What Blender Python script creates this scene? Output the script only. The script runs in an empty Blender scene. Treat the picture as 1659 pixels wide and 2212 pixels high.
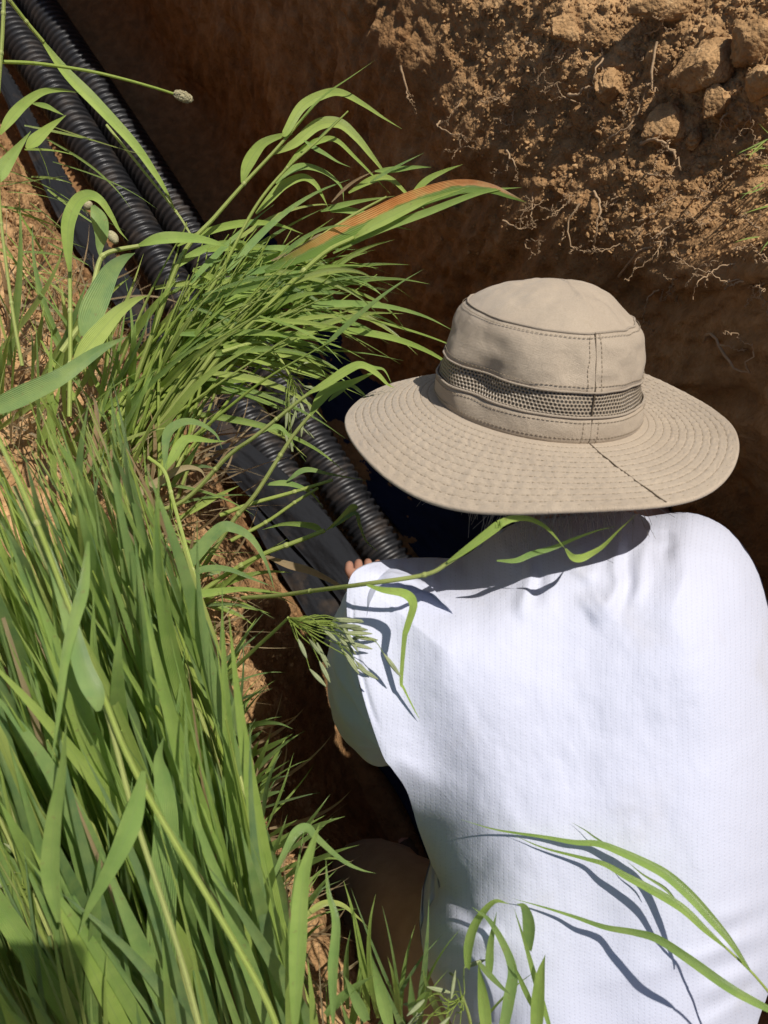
import bpy, bmesh, math, random
import numpy as np
from mathutils import Vector, Matrix

# ------------------------------------------------------------------ camera, sky, sun, exposure
SC = bpy.context.scene
COL = SC.collection
TH = math.radians(75)
FPX = 1597.6                       # focal length in px of a 1659 x 2212 frame (26 mm on a 36 mm tall frame)
FW = np.array([0, math.cos(TH), -math.sin(TH)])
UP = np.array([0, math.sin(TH), math.cos(TH)])
RT = np.array([1.0, 0, 0])
CAM = np.array([0, 0, 0.94])
SUN = .444 * RT + .61 * UP - FW    # direction to the sun
SUN /= np.linalg.norm(SUN)

cd = bpy.data.cameras.new('camera')
cam = bpy.data.objects.new('camera', cd)
COL.objects.link(cam)
cam.matrix_world = Matrix(((RT[0], UP[0], -FW[0], CAM[0]), (RT[1], UP[1], -FW[1], CAM[1]), (RT[2], UP[2], -FW[2], CAM[2]), (0, 0, 0, 1)))
cd.sensor_fit = 'VERTICAL'
cd.sensor_height = 36
cd.lens = 26
cd.clip_start = .01
cd.clip_end = 300
cd.dof.use_dof = True
cd.dof.focus_distance = .85
cd.dof.aperture_fstop = 10
SC.camera = cam

W = bpy.data.worlds.new('World')
SC.world = W
W.use_nodes = True
wn = W.node_tree.nodes
wl = W.node_tree.links
bg = wn['Background']
sky = wn.new('ShaderNodeTexSky')
sky.sky_type = 'NISHITA'
sky.sun_disc = False
sky.sun_elevation = math.asin(SUN[2])
sky.sun_rotation = math.atan2(SUN[0], SUN[1])
wl.new(sky.outputs[0], bg.inputs[0])
bg.inputs[1].default_value = .07

ld = bpy.data.lights.new('sun', 'SUN')
ld.energy = 4.6
ld.angle = math.radians(.5)
ld.color = (1, .955, .885)
sun = bpy.data.objects.new('sun', ld)
COL.objects.link(sun)
sun.rotation_euler = Vector(SUN).to_track_quat('Z', 'Y').to_euler()

SC.view_settings.view_transform = 'Standard'
SC.view_settings.look = 'None'
SC.view_settings.gamma = 1
SC.view_settings.exposure = .05

# ------------------------------------------------------------------ helpers
RNG = np.random.default_rng(7)
random.seed(7)


def P(u, v, d):
    """point seen at (u, v) of the 1659 x 2212 frame, d metres along the axis"""
    return CAM + (FW + RT * ((u - 829.5) / FPX) + UP * ((1106 - v) / FPX)) * d


def PA(a):
    a = np.asarray(a, float)
    return CAM + (FW + RT * ((a[:, 0:1] - 829.5) / FPX) + UP * ((1106 - a[:, 1:2]) / FPX)) * a[:, 2:3]


def NT(n, t, z):
    """trench coordinates: n across (towards the far wall), t along, z up"""
    return np.array([.837 * n + .547 * t, .547 * n - .837 * t, z])


def nrm(v):
    v = np.asarray(v, float)
    return v / np.maximum(np.linalg.norm(v, axis=-1, keepdims=True), 1e-9)


def spline(pts, k=8):
    """Catmull-Rom through the points, k samples per span"""
    p = np.asarray(pts, float)
    if len(p) == 2:
        s = np.linspace(0, 1, k + 1)[:, None]
        return p[0] * (1 - s) + p[1] * s
    q = np.vstack([2 * p[0] - p[1], p, 2 * p[-1] - p[-2]])
    out = []
    s = np.linspace(0, 1, k, endpoint=False)[:, None]
    for i in range(1, len(q) - 2):
        a, b, c, d = q[i - 1], q[i], q[i + 1], q[i + 2]
        out.append(.5 * (2 * b + (c - a) * s + (2 * a - 5 * b + 4 * c - d) * s ** 2 + (3 * b - a - 3 * c + d) * s ** 3))
    out.append(p[-1:])
    return np.vstack(out)


def hash2(ix, iy, seed):
    h = (ix.astype(np.int64) * 374761393 + iy.astype(np.int64) * 668265263 + seed * 1442695041) & 0xffffffff
    h = ((h ^ (h >> 13)) * 1274126177) & 0xffffffff
    h = h ^ (h >> 16)
    return (h & 0xffff) / 65535.0


def vnoise(x, y, seed=0):
    ix, iy = np.floor(x), np.floor(y)
    fx, fy = x - ix, y - iy
    fx = fx * fx * fx * (fx * (fx * 6 - 15) + 10)
    fy = fy * fy * fy * (fy * (fy * 6 - 15) + 10)
    a = hash2(ix, iy, seed)
    b = hash2(ix + 1, iy, seed)
    c = hash2(ix, iy + 1, seed)
    d = hash2(ix + 1, iy + 1, seed)
    return (a * (1 - fx) + b * fx) * (1 - fy) + (c * (1 - fx) + d * fx) * fy - .5


def fbm(x, y, seed=0, o=4, g=.5):
    r = 0
    a = 1
    for i in range(o):
        r = r + a * vnoise(x, y, seed + i * 17)
        x, y = x * 2.03 + 13.7, y * 2.03 + 7.1
        a *= g
    return r


def cell(x, y, seed=0):
    """domes of crumbs: 1 in the middle of a cell, 0 at its border"""
    ix, iy = np.floor(x), np.floor(y)
    best = np.full(x.shape, 9.0)
    hh = np.zeros(x.shape)
    for dx in (-1, 0, 1):
        for dy in (-1, 0, 1):
            jx, jy = ix + dx, iy + dy
            px = jx + hash2(jx, jy, seed)
            py = jy + hash2(jx, jy, seed + 5)
            r = hash2(jx, jy, seed + 9)
            d = (px - x) ** 2 + (py - y) ** 2
            m = d < best
            best = np.where(m, d, best)
            hh = np.where(m, r, hh)
    return np.clip(1 - best / .6, 0, 1) ** .75 * (.25 + .75 * hh)


def link(o, parent=None):
    COL.objects.link(o)
    if parent is not None:
        o.parent = parent
    return o


def tag(o, label=None, cat=None, group=None, kind=None):
    if label:
        o['label'] = label
    if cat:
        o['category'] = cat
    if group:
        o['group'] = group
    if kind:
        o['kind'] = kind
    return o


def empty(name, loc, label, cat, group=None):
    o = bpy.data.objects.new(name, None)
    o.location = loc
    o.empty_display_size = .02
    link(o)
    return tag(o, label, cat, group)


class MB:
    """collects faces; build() links them as ONE mesh object"""

    def __init__(s):
        s.v, s.f, s.uv, s.mi, s.tint, s.n = [], [], [], [], [], 0

    def add(s, verts, faces, uv=None, mi=0, tint=0.0):
        verts = np.asarray(verts, float)
        faces = np.asarray(faces, int)
        s.v.append(verts)
        s.f.append(faces + s.n)
        s.uv.append(np.zeros((len(verts), 2)) if uv is None else np.asarray(uv, float))
        s.mi.append(np.full(len(faces), mi, int))
        s.tint.append(np.broadcast_to(np.asarray(tint, float), (len(verts),)).copy())
        s.n += len(verts)

    def build(s, name, mats, parent=None, smooth=True, origin=None):
        V = np.vstack(s.v)
        org = np.zeros(3)
        if parent is not None:
            org = np.array(parent.matrix_basis.translation) if parent.parent is None else np.array(parent.parent.matrix_basis.translation)
        elif origin is not None:
            org = np.asarray(origin, float)
        V = V - org
        me = bpy.data.meshes.new(name)
        fl = [f for f in s.f if len(f)]
        nl = sum(f.size for f in fl)
        nf = sum(len(f) for f in fl)
        me.vertices.add(len(V))
        me.vertices.foreach_set('co', V.astype(np.float32).ravel())
        me.loops.add(nl)
        li = np.concatenate([f.ravel() for f in fl])
        me.loops.foreach_set('vertex_index', li.astype(np.int32))
        me.polygons.add(nf)
        tot = np.concatenate([np.full(len(f), f.shape[1]) for f in fl])
        st = np.concatenate([[0], np.cumsum(tot)[:-1]])
        me.polygons.foreach_set('loop_start', st.astype(np.int32))
        me.polygons.foreach_set('material_index', np.concatenate([m for m in s.mi if len(m)]).astype(np.int32))
        me.polygons.foreach_set('use_smooth', np.full(nf, smooth))
        uvl = me.uv_layers.new(name='UVMap')
        uvl.data.foreach_set('uv', np.vstack(s.uv)[li].astype(np.float32).ravel())
        at = me.attributes.new('tint', 'FLOAT', 'POINT')
        at.data.foreach_set('value', np.concatenate(s.tint).astype(np.float32))
        me.update(calc_edges=True)
        me.validate()
        for m in (mats if isinstance(mats, (list, tuple)) else [mats]):
            me.materials.append(m)
        o = bpy.data.objects.new(name, me)
        link(o, parent)
        if parent is None and origin is not None:
            o.location = org
        return o


def grid_faces(nr, nc, wrap=False):
    r = np.arange(nr - 1)[:, None]
    c = np.arange(nc if wrap else nc - 1)[None, :]
    c2 = (c + 1) % nc
    a = r * nc + c
    b = r * nc + c2
    return np.stack([a, b, b + nc, a + nc], -1).reshape(-1, 4)


def frames(p):
    """tangents and two parallel-transported normals of a polyline"""
    t = np.gradient(p, axis=0)
    t = nrm(t)
    n = np.zeros_like(p)
    a = np.array([0, 0, 1.0]) if abs(t[0][2]) < .9 else np.array([1.0, 0, 0])
    n[0] = nrm(np.cross(t[0], a))
    for i in range(1, len(p)):
        q = n[i - 1] - t[i] * (n[i - 1] @ t[i])
        n[i] = nrm(q)
    return t, n, np.cross(t, n)


def add_tube(mb, p, r, seg=8, mi=0, tint=0.0, cap=True):
    p = np.asarray(p, float)
    r = np.broadcast_to(np.asarray(r, float), (len(p),))
    t, n, b = frames(p)
    an = np.linspace(0, 2 * math.pi, seg, endpoint=False)
    ring = np.cos(an)[None, :, None] * n[:, None] + np.sin(an)[None, :, None] * b[:, None]
    v = (p[:, None] + ring * r[:, None, None]).reshape(-1, 3)
    ln = np.concatenate([[0], np.cumsum(np.linalg.norm(np.diff(p, axis=0), axis=1))])
    uv = np.stack(np.broadcast_arrays(an[None, :] / 6.2832, ln[:, None]), -1).reshape(-1, 2)
    tt = np.repeat(np.broadcast_to(np.asarray(tint, float), (len(p),)), seg)
    mb.add(v, grid_faces(len(p), seg, True), uv, mi, tt)
    if cap:
        k = len(p)
        mb.add(v[:seg], [list(range(seg))[::-1]], None, mi, tt[:seg])
        mb.add(v[-seg:], [list(range(seg))], None, mi, tt[-seg:])


def add_leaf(mb, p, w, tw0=0., tw1=0., fold=.22, base=.55, tip=.55, mi=0, tint=0.0, peak=.3, curl=0.):
    """a grass blade: ribbon along p, width w (m), V-folded along its midrib, twisted from tw0 to tw1"""
    p = np.asarray(p, float)
    n = len(p)
    s = np.linspace(0, 1, n)
    prof = np.where(s < peak, base + (1 - base) * np.sin(s / peak * math.pi / 2), np.clip(1 - ((s - peak) / (1 - peak)) ** 1.3, 0.02, 1))
    t = nrm(np.gradient(p, axis=0))
    view = nrm(CAM - p)
    sd = nrm(np.cross(t, view))
    nn = np.cross(sd, t)
    ang = tw0 + (tw1 - tw0) * s
    ca, sa = np.cos(ang)[:, None], np.sin(ang)[:, None]
    sd2 = sd * ca + nn * sa
    nn2 = nn * ca - sd * sa
    hw = (w * .5 * prof)[:, None]
    cols = []
    for x in (-1, -.5, 0, .5, 1):
        cols.append(p + sd2 * hw * x + nn2 * hw * fold * (abs(x) ** 1.3 - .4) - nn2 * hw * curl * x * x)
    v = np.stack(cols, 1).reshape(-1, 3)
    ln = np.concatenate([[0], np.cumsum(np.linalg.norm(np.diff(p, axis=0), axis=1))])
    uv = np.stack(np.broadcast_arrays(np.linspace(0, 1, 5)[None, :], ln[:, None]), -1).reshape(-1, 2)
    mb.add(v, grid_faces(n, 5), uv, mi, tint)


# ------------------------------------------------------------------ materials
class NT_:
    def __init__(s, name):
        s.m = bpy.data.materials.new(name)
        s.m.use_nodes = True
        s.t = s.m.node_tree
        s.t.nodes.clear()
        s.out = s.n('ShaderNodeOutputMaterial')

    def n(s, typ, **kw):
        x = s.t.nodes.new(typ)
        for k, v in kw.items():
            setattr(x, k, v)
        return x

    def l(s, a, b):
        if isinstance(a, bpy.types.Node):
            a = a.outputs[0]
        s.t.links.new(a, b)

    def val(s, sock, x):
        if isinstance(x, (int, float)):
            sock.default_value = x
        elif isinstance(x, (tuple, list)):
            sock.default_value = tuple(x) + ((1,) if len(x) == 3 and sock.type == 'RGBA' else ())
        else:
            s.l(x, sock)

    def math(s, op, a, b=0.0, c=None):
        x = s.n('ShaderNodeMath', operation=op)
        s.val(x.inputs[0], a)
        s.val(x.inputs[1], b)
        if c is not None:
            s.val(x.inputs[2], c)
        return x.outputs[0]

    def mix(s, f, a, b, blend='MIX'):
        x = s.n('ShaderNodeMix', data_type='RGBA', blend_type=blend)
        s.val(x.inputs[0], f)
        s.val(x.inputs[6], a)
        s.val(x.inputs[7], b)
        return x.outputs[2]

    def noise(s, vec, scale, detail=3, rough=.55, dist=0):
        x = s.n('ShaderNodeTexNoise')
        if vec is not None:
            s.l(vec, x.inputs['Vector'])
        x.inputs['Scale'].default_value = scale
        x.inputs['Detail'].default_value = detail
        x.inputs['Roughness'].default_value = rough
        x.inputs['Distortion'].default_value = dist
        return x.outputs[0]

    def vor(s, vec, scale, feat='F1'):
        x = s.n('ShaderNodeTexVoronoi', feature=feat)
        if vec is not None:
            s.l(vec, x.inputs['Vector'])
        x.inputs['Scale'].default_value = scale
        return x

    def ramp(s, f, stops):
        x = s.n('ShaderNodeValToRGB')
        s.l(f, x.inputs[0])
        e = x.color_ramp.elements
        while len(e) < len(stops):
            e.new(.5)
        for i, (p_, c) in enumerate(stops):
            e[i].position = p_
            e[i].color = (tuple(c) + (1,)) if not isinstance(c, (int, float)) else (c, c, c, 1)
        return x.outputs[0]

    def maprange(s, x, a, b, c=0, d=1):
        m = s.n('ShaderNodeMapRange')
        s.val(m.inputs[0], x)
        for i, q in enumerate((a, b, c, d)):
            m.inputs[i + 1].default_value = q
        return m.outputs[0]

    def bump(s, h, dist, strength=1., normal=None):
        x = s.n('ShaderNodeBump')
        s.l(h, x.inputs['Height'])
        x.inputs['Distance'].default_value = dist
        x.inputs['Strength'].default_value = strength
        if normal is not None:
            s.l(normal, x.inputs['Normal'])
        return x.outputs[0]

    def bsdf(s, color, rough=.7, normal=None, spec=.3, sheen=0.):
        b = s.n('ShaderNodeBsdfPrincipled')
        s.val(b.inputs['Base Color'], color)
        s.val(b.inputs['Roughness'], rough)
        s.val(b.inputs['Specular IOR Level'], spec)
        if sheen:
            b.inputs['Sheen Weight'].default_value = sheen
        if normal is not None:
            s.l(normal, b.inputs['Normal'])
        return b

    def done(s, b):
        s.l(b, s.out.inputs[0])
        return s.m

    def obj(s):
        return s.n('ShaderNodeTexCoord').outputs['Object']

    def geo(s):
        return s.n('ShaderNodeNewGeometry').outputs['Position']

    def uv(s):
        x = s.n('ShaderNodeSeparateXYZ')
        s.l(s.n('ShaderNodeTexCoord').outputs['UV'], x.inputs[0])
        return x.outputs[0], x.outputs[1]

    def attr(s, name):
        return s.n('ShaderNodeAttribute', attribute_name=name).outputs['Fac']


def mat_soil():
    k = NT_('soil')
    g = k.geo()
    big = k.noise(g, 3.5, 5, .6)
    mid = k.noise(g, 28, 5, .65)
    fine = k.noise(g, 260, 3, .6)
    t = k.attr('tint')          # 0 red subsoil, 1 paler crumbly topsoil
    mp = k.n('ShaderNodeMapping')
    k.l(g, mp.inputs[0])
    mp.inputs['Scale'].default_value = (1, 1, .16)
    strk = k.noise(mp, 26, 5, .65, .4)
    sub = k.ramp(big, [(.3, (.19, .088, .033)), (.5, (.27, .125, .047)), (.7, (.29, .16, .073))])
    top = k.ramp(mid, [(.3, (.42, .245, .11)), (.55, (.58, .355, .17)), (.75, (.64, .43, .225))])
    sub = k.mix(k.maprange(strk, .42, .66, 0, .75), sub, (.10, .05, .022))
    c = k.mix(t, sub, top)
    c = k.mix(k.maprange(mid, .35, .62, .35, 0), c, (.13, .07, .03))
    c = k.mix(k.maprange(fine, .3, .7, .25, 0), c, (.2, .12, .06))
    v = k.vor(g, 170)
    h = k.math('ADD', k.math('MULTIPLY', k.math('SUBTRACT', 1, v.outputs['Distance']), .8), k.math('MULTIPLY', mid, 2.0))
    h = k.math('ADD', h, k.math('MULTIPLY', fine, .8))
    return k.done(k.bsdf(c, .95, k.bump(h, .0035, .8), .08))


def mat_leaf(name, cols, dry=False, orange=False):
    k = NT_(name)
    u, v = k.uv()
    t = k.attr('tint')
    c = k.ramp(t, [(i / max(1, len(cols) - 1), x) for i, x in enumerate(cols)])
    # parallel veins and a pale midrib
    vein = k.math('SINE', k.math('MULTIPLY', u, 75))
    mid = k.maprange(k.math('ABSOLUTE', k.math('SUBTRACT', u, .5)), .0, .06, 1, 0)
    g = k.geo()
    blot = k.noise(g, 45, 3, .6)
    c = k.mix(k.maprange(blot, .35, .65, 0, .22), c, tuple(min(1, x * 1.35 + .02) for x in cols[-1]))
    c = k.mix(k.math('MULTIPLY', k.maprange(vein, -1, 1, 0, 1), .16), c, (.03, .06, .015), 'MIX')
    c = k.mix(k.math('MULTIPLY', mid, .45), c, (.34, .46, .16) if not dry else (.6, .45, .28))
    spot = k.maprange(k.noise(g, 210, 2, .5), .66, .76, 0, .5)
    c = k.mix(spot, c, (.35, .28, .12))
    if orange:
        w = k.math('ADD', u, k.math('MULTIPLY', k.math('SUBTRACT', k.noise(g, 60, 3), .5), .35))
        f1 = k.maprange(w, .36, .46, 1, 0)
        f2 = k.maprange(v, .29, .34, 1, 0)
        f3 = k.maprange(v, .02, .09, 0, 1)
        oc = k.ramp(k.noise(g, 38, 4, .65), [(.3, (.85, .29, .08)), (.5, (1.0, .44, .15)), (.7, (1.0, .62, .22))])
        c = k.mix(k.math('MULTIPLY', k.math('MULTIPLY', f1, f2), f3), c, oc)
    nb = k.bump(k.math('ADD', vein, k.math('MULTIPLY', blot, 3)), .0004, .6)
    b = k.bsdf(c, .36, nb, .45)
    tr = k.n('ShaderNodeBsdfTranslucent')
    k.l(k.mix(.5, c, (.30, .42, .04) if not dry else (.5, .33, .15)), tr.inputs[0])
    mx = k.n('ShaderNodeMixShader')
    mx.inputs[0].default_value = .42
    k.l(b, mx.inputs[1])
    k.l(tr, mx.inputs[2])
    return k.done(mx)


def mat_simple(name, col, rough=.7, spec=.3, nscale=60, namt=.25, bump=.0008, bscale=200, dark=None):
    k = NT_(name)
    g = k.obj()
    f = k.noise(g, nscale, 4, .6)
    c = k.mix(k.maprange(f, .3, .7, 0, namt), col, dark or tuple(x * .45 for x in col))
    return k.done(k.bsdf(c, rough, k.bump(k.noise(g, bscale, 3), bump, .8), spec))


def mat_pipe():
    k = NT_('black_plastic')
    g = k.geo()
    dust = k.noise(g, 14, 5, .65)
    c = k.mix(k.maprange(dust, .5, .75, 0, .4), (.017, .017, .019), (.13, .09, .06))
    r = k.maprange(dust, .4, .7, .36, .62)
    return k.done(k.bsdf(c, r, k.bump(k.noise(g, 300, 3), .0003, .6), .5))


def mat_fabric_black(name, col=(.025, .026, .03), dust=.5):
    k = NT_(name)
    g = k.geo()
    d = k.noise(g, 9, 5, .65)
    c = k.mix(k.maprange(d, .52, .72, 0, dust), col, (.10, .07, .045))
    w = k.math('ADD', k.noise(g, 500, 2), k.math('MULTIPLY', k.noise(g, 30, 4, .6), 6))
    return k.done(k.bsdf(c, .9, k.bump(w, .0012, .7), .1))


def mat_hat(name='tan_twill', stitched=False):
    k = NT_(name)
    u, v = k.uv()
    g = k.obj()
    # diagonal twill weave in the bump, soft fading in the colour
    tw = k.math('SINE', k.math('MULTIPLY', k.math('ADD', u, k.math('MULTIPLY', v, .8)), 5200))
    tw2 = k.math('SINE', k.math('MULTIPLY', k.math('SUBTRACT', v, k.math('MULTIPLY', u, .35)), 4700))
    weave = k.math('ADD', tw, k.math('MULTIPLY', tw2, .6))
    f = k.noise(g, 17, 4, .55)
    f2 = k.noise(g, 700, 2, .5)
    c = k.mix(k.maprange(f, .3, .7, 0, 1), (.415, .335, .25), (.48, .39, .29))
    c = k.mix(k.maprange(f2, .35, .7, 0, .22), c, (.26, .2, .13))
    c = k.mix(k.maprange(k.noise(g, 55, 5, .7), .62, .74, 0, .4), c, (.30, .235, .15))
    c = k.mix(k.maprange(k.noise(g, 7, 5, .65), .52, .72, 0, .30), c, (.33, .25, .165))
    crum = k.noise(g, 42, 4, .55, .6)
    nb = k.bump(crum, .004, .55)
    nb = k.bump(k.math('ADD', weave, k.math('MULTIPLY', f2, 2)), .00022, .55, nb)
    return k.done(k.bsdf(c, .88, nb, .15, .15))


def mat_meshband():
    k = NT_('mesh_fabric')
    u, v = k.uv()           # metres along and up the band
    p = .0036
    row = k.math('FLOOR', k.math('DIVIDE', v, p * .82))
    off = k.math('MULTIPLY', k.math('MODULO', row, 2.0), .5)
    cu = k.math('SUBTRACT', k.math('FRACT', k.math('ADD', k.math('DIVIDE', u, p), off)), .5)
    cv = k.math('SUBTRACT', k.math('FRACT', k.math('DIVIDE', v, p * .82)), .5)
    d = k.math('SQRT', k.math('ADD', k.math('MULTIPLY', cu, cu), k.math('MULTIPLY', k.math('MULTIPLY', cv, cv), .75)))
    hole = k.maprange(d, .24, .33, 1, 0)
    n = k.noise(k.obj(), 900, 2)
    c = k.mix(k.maprange(n, .35, .65, 0, .5), (.42, .34, .25), (.25, .20, .14))
    c = k.mix(hole, c, (.035, .028, .02))
    nb = k.bump(k.math('ADD', k.maprange(d, .15, .5, 0, 1), k.math('MULTIPLY', n, .3)), .0016, .9)
    return k.done(k.bsdf(c, .38, nb, .55))


def mat_shirt():
    k = NT_('white_knit')
    u, v = k.uv()           # metres on the cloth
    g = k.obj()
    pu, pv = .0058, .0040
    warp = k.math('MULTIPLY', k.math('SUBTRACT', k.noise(g, 9, 2), .5), .012)
    uu = k.math('ADD', u, warp)
    a = k.math('SUBTRACT', k.math('FRACT', k.math('DIVIDE', uu, pu)), .5)
    b = k.math('SUBTRACT', k.math('FRACT', k.math('ADD', k.math('DIVIDE', v, pv), k.math('MULTIPLY', k.math('MODULO', k.math('FLOOR', k.math('DIVIDE', uu, pu)), 2.0), .5))), .5)
    e = k.math('ADD', k.math('POWER', k.math('DIVIDE', a, .13), 2), k.math('POWER', k.math('DIVIDE', b, .28), 2))
    dot = k.maprange(e, .4, 1.4, 1, 0)
    # a faint stain or two of dust
    st = k.noise(g, 11, 4, .6)
    c = k.mix(k.maprange(st, .58, .78, 0, .34), (.575, .59, .695), (.45, .42, .39))
    c = k.mix(k.math('MULTIPLY', dot, .20), c, (.42, .42, .47))
    c = k.mix(k.maprange(k.noise(g, 420, 2), .72, .78, 0, .2), c, (.3, .26, .22))
    knit = k.math('SINE', k.math('MULTIPLY', u, 6283 / 1.45))
    hgt = k.math('SUBTRACT', k.math('MULTIPLY', knit, .08), k.math('MULTIPLY', dot, .55))
    crease = k.noise(g, 26, 4, .55, .8)
    nb = k.bump(crease, .004, .2)
    nb = k.bump(k.math('ADD', hgt, k.math('MULTIPLY', k.noise(g, 380, 2), .8)), .0006, .4, nb)
    return k.done(k.bsdf(c, .82, nb, .18, .1))


def mat_skin():
    k = NT_('skin')
    g = k.obj()
    c = k.mix(k.noise(g, 35, 4), (.42, .21, .14), (.55, .30, .21))
    b = k.bsdf(c, .55, k.bump(k.noise(g, 240, 3), .0005, .6), .35)
    b.inputs['Subsurface Weight'].default_value = .08
    b.inputs['Subsurface Radius'].default_value = (.01, .004, .002)
    return k.done(b)


M_SOIL = mat_soil()
M_LEAF = mat_leaf('leaf_green', [(.21, .34, .15), (.31, .49, .14), (.45, .63, .13), (.62, .70, .20)])
M_ORANGE = mat_leaf('leaf_orange_striped', [(.19, .32, .07), (.25, .38, .07)], orange=True)
M_DRY = mat_leaf('leaf_dry', [(.40, .25, .12), (.56, .40, .22), (.64, .52, .30)], dry=True)
M_STEM = mat_leaf('stem_green', [(.32, .47, .09), (.52, .66, .12), (.68, .72, .26)])
M_SEED = mat_simple('seed_husk', (.30, .33, .17), .6, .25, 150, .5)
M_PLANT = mat_simple('plantain_bloom', (.48, .42, .25), .8, .1, 400, .7, .001, 700)
M_PIPE = mat_pipe()
M_STRIP = mat_fabric_black('black_filter_fabric', (.018, .019, .022))
M_SHEET = mat_fabric_black('navy_shade_sheet', (.012, .017, .040), 0.)  # black fabric, with skylight blue and deep shade put into its colour
M_HAT = mat_hat()
M_BAND = mat_meshband()
M_THREAD = mat_simple('thread', (.32, .255, .18), .8, .1, 300, .2)
M_SEAM = mat_simple('seam_shadow', (.10, .075, .05), .9, .1, 300, .2)
M_SHIRT = mat_shirt()
M_SKIN = mat_skin()
M_TROUSER = mat_simple('khaki_cotton', (.54, .40, .27), .9, .1, 30, .35, .001, 420)
M_BOOT = mat_simple('brown_leather', (.10, .06, .035), .6, .3)
M_HAIR = mat_simple('grey_hair', (.28, .25, .22), .5, .4, 200, .5)
M_ROOT = mat_simple('root', (.50, .34, .20), .85, .1, 120, .5, .0008, 300)
M_ROCK = mat_soil() if False else mat_simple('clay_clod', (.42, .27, .14), .95, .08, 22, .55, .004, 90, (.2, .115, .055))
M_PHONE = mat_simple('phone_glass', (.02, .02, .025), .25, .5, 10, .1, .0001)
M_GLOVE = mat_simple('tan_glove', (.42, .26, .12), .8, .15)


# ------------------------------------------------------------------ the ground: one sheet with the trench in it
def sstep(x, a, b):
    s = np.clip((x - a) / (b - a), 0, 1)
    return s * s * (3 - 2 * s)


def bank_edge(t):
    return -.085 - .13 * sstep(t, -.22, .12) - .02 * sstep(t, -1.2, -2.0)


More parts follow.
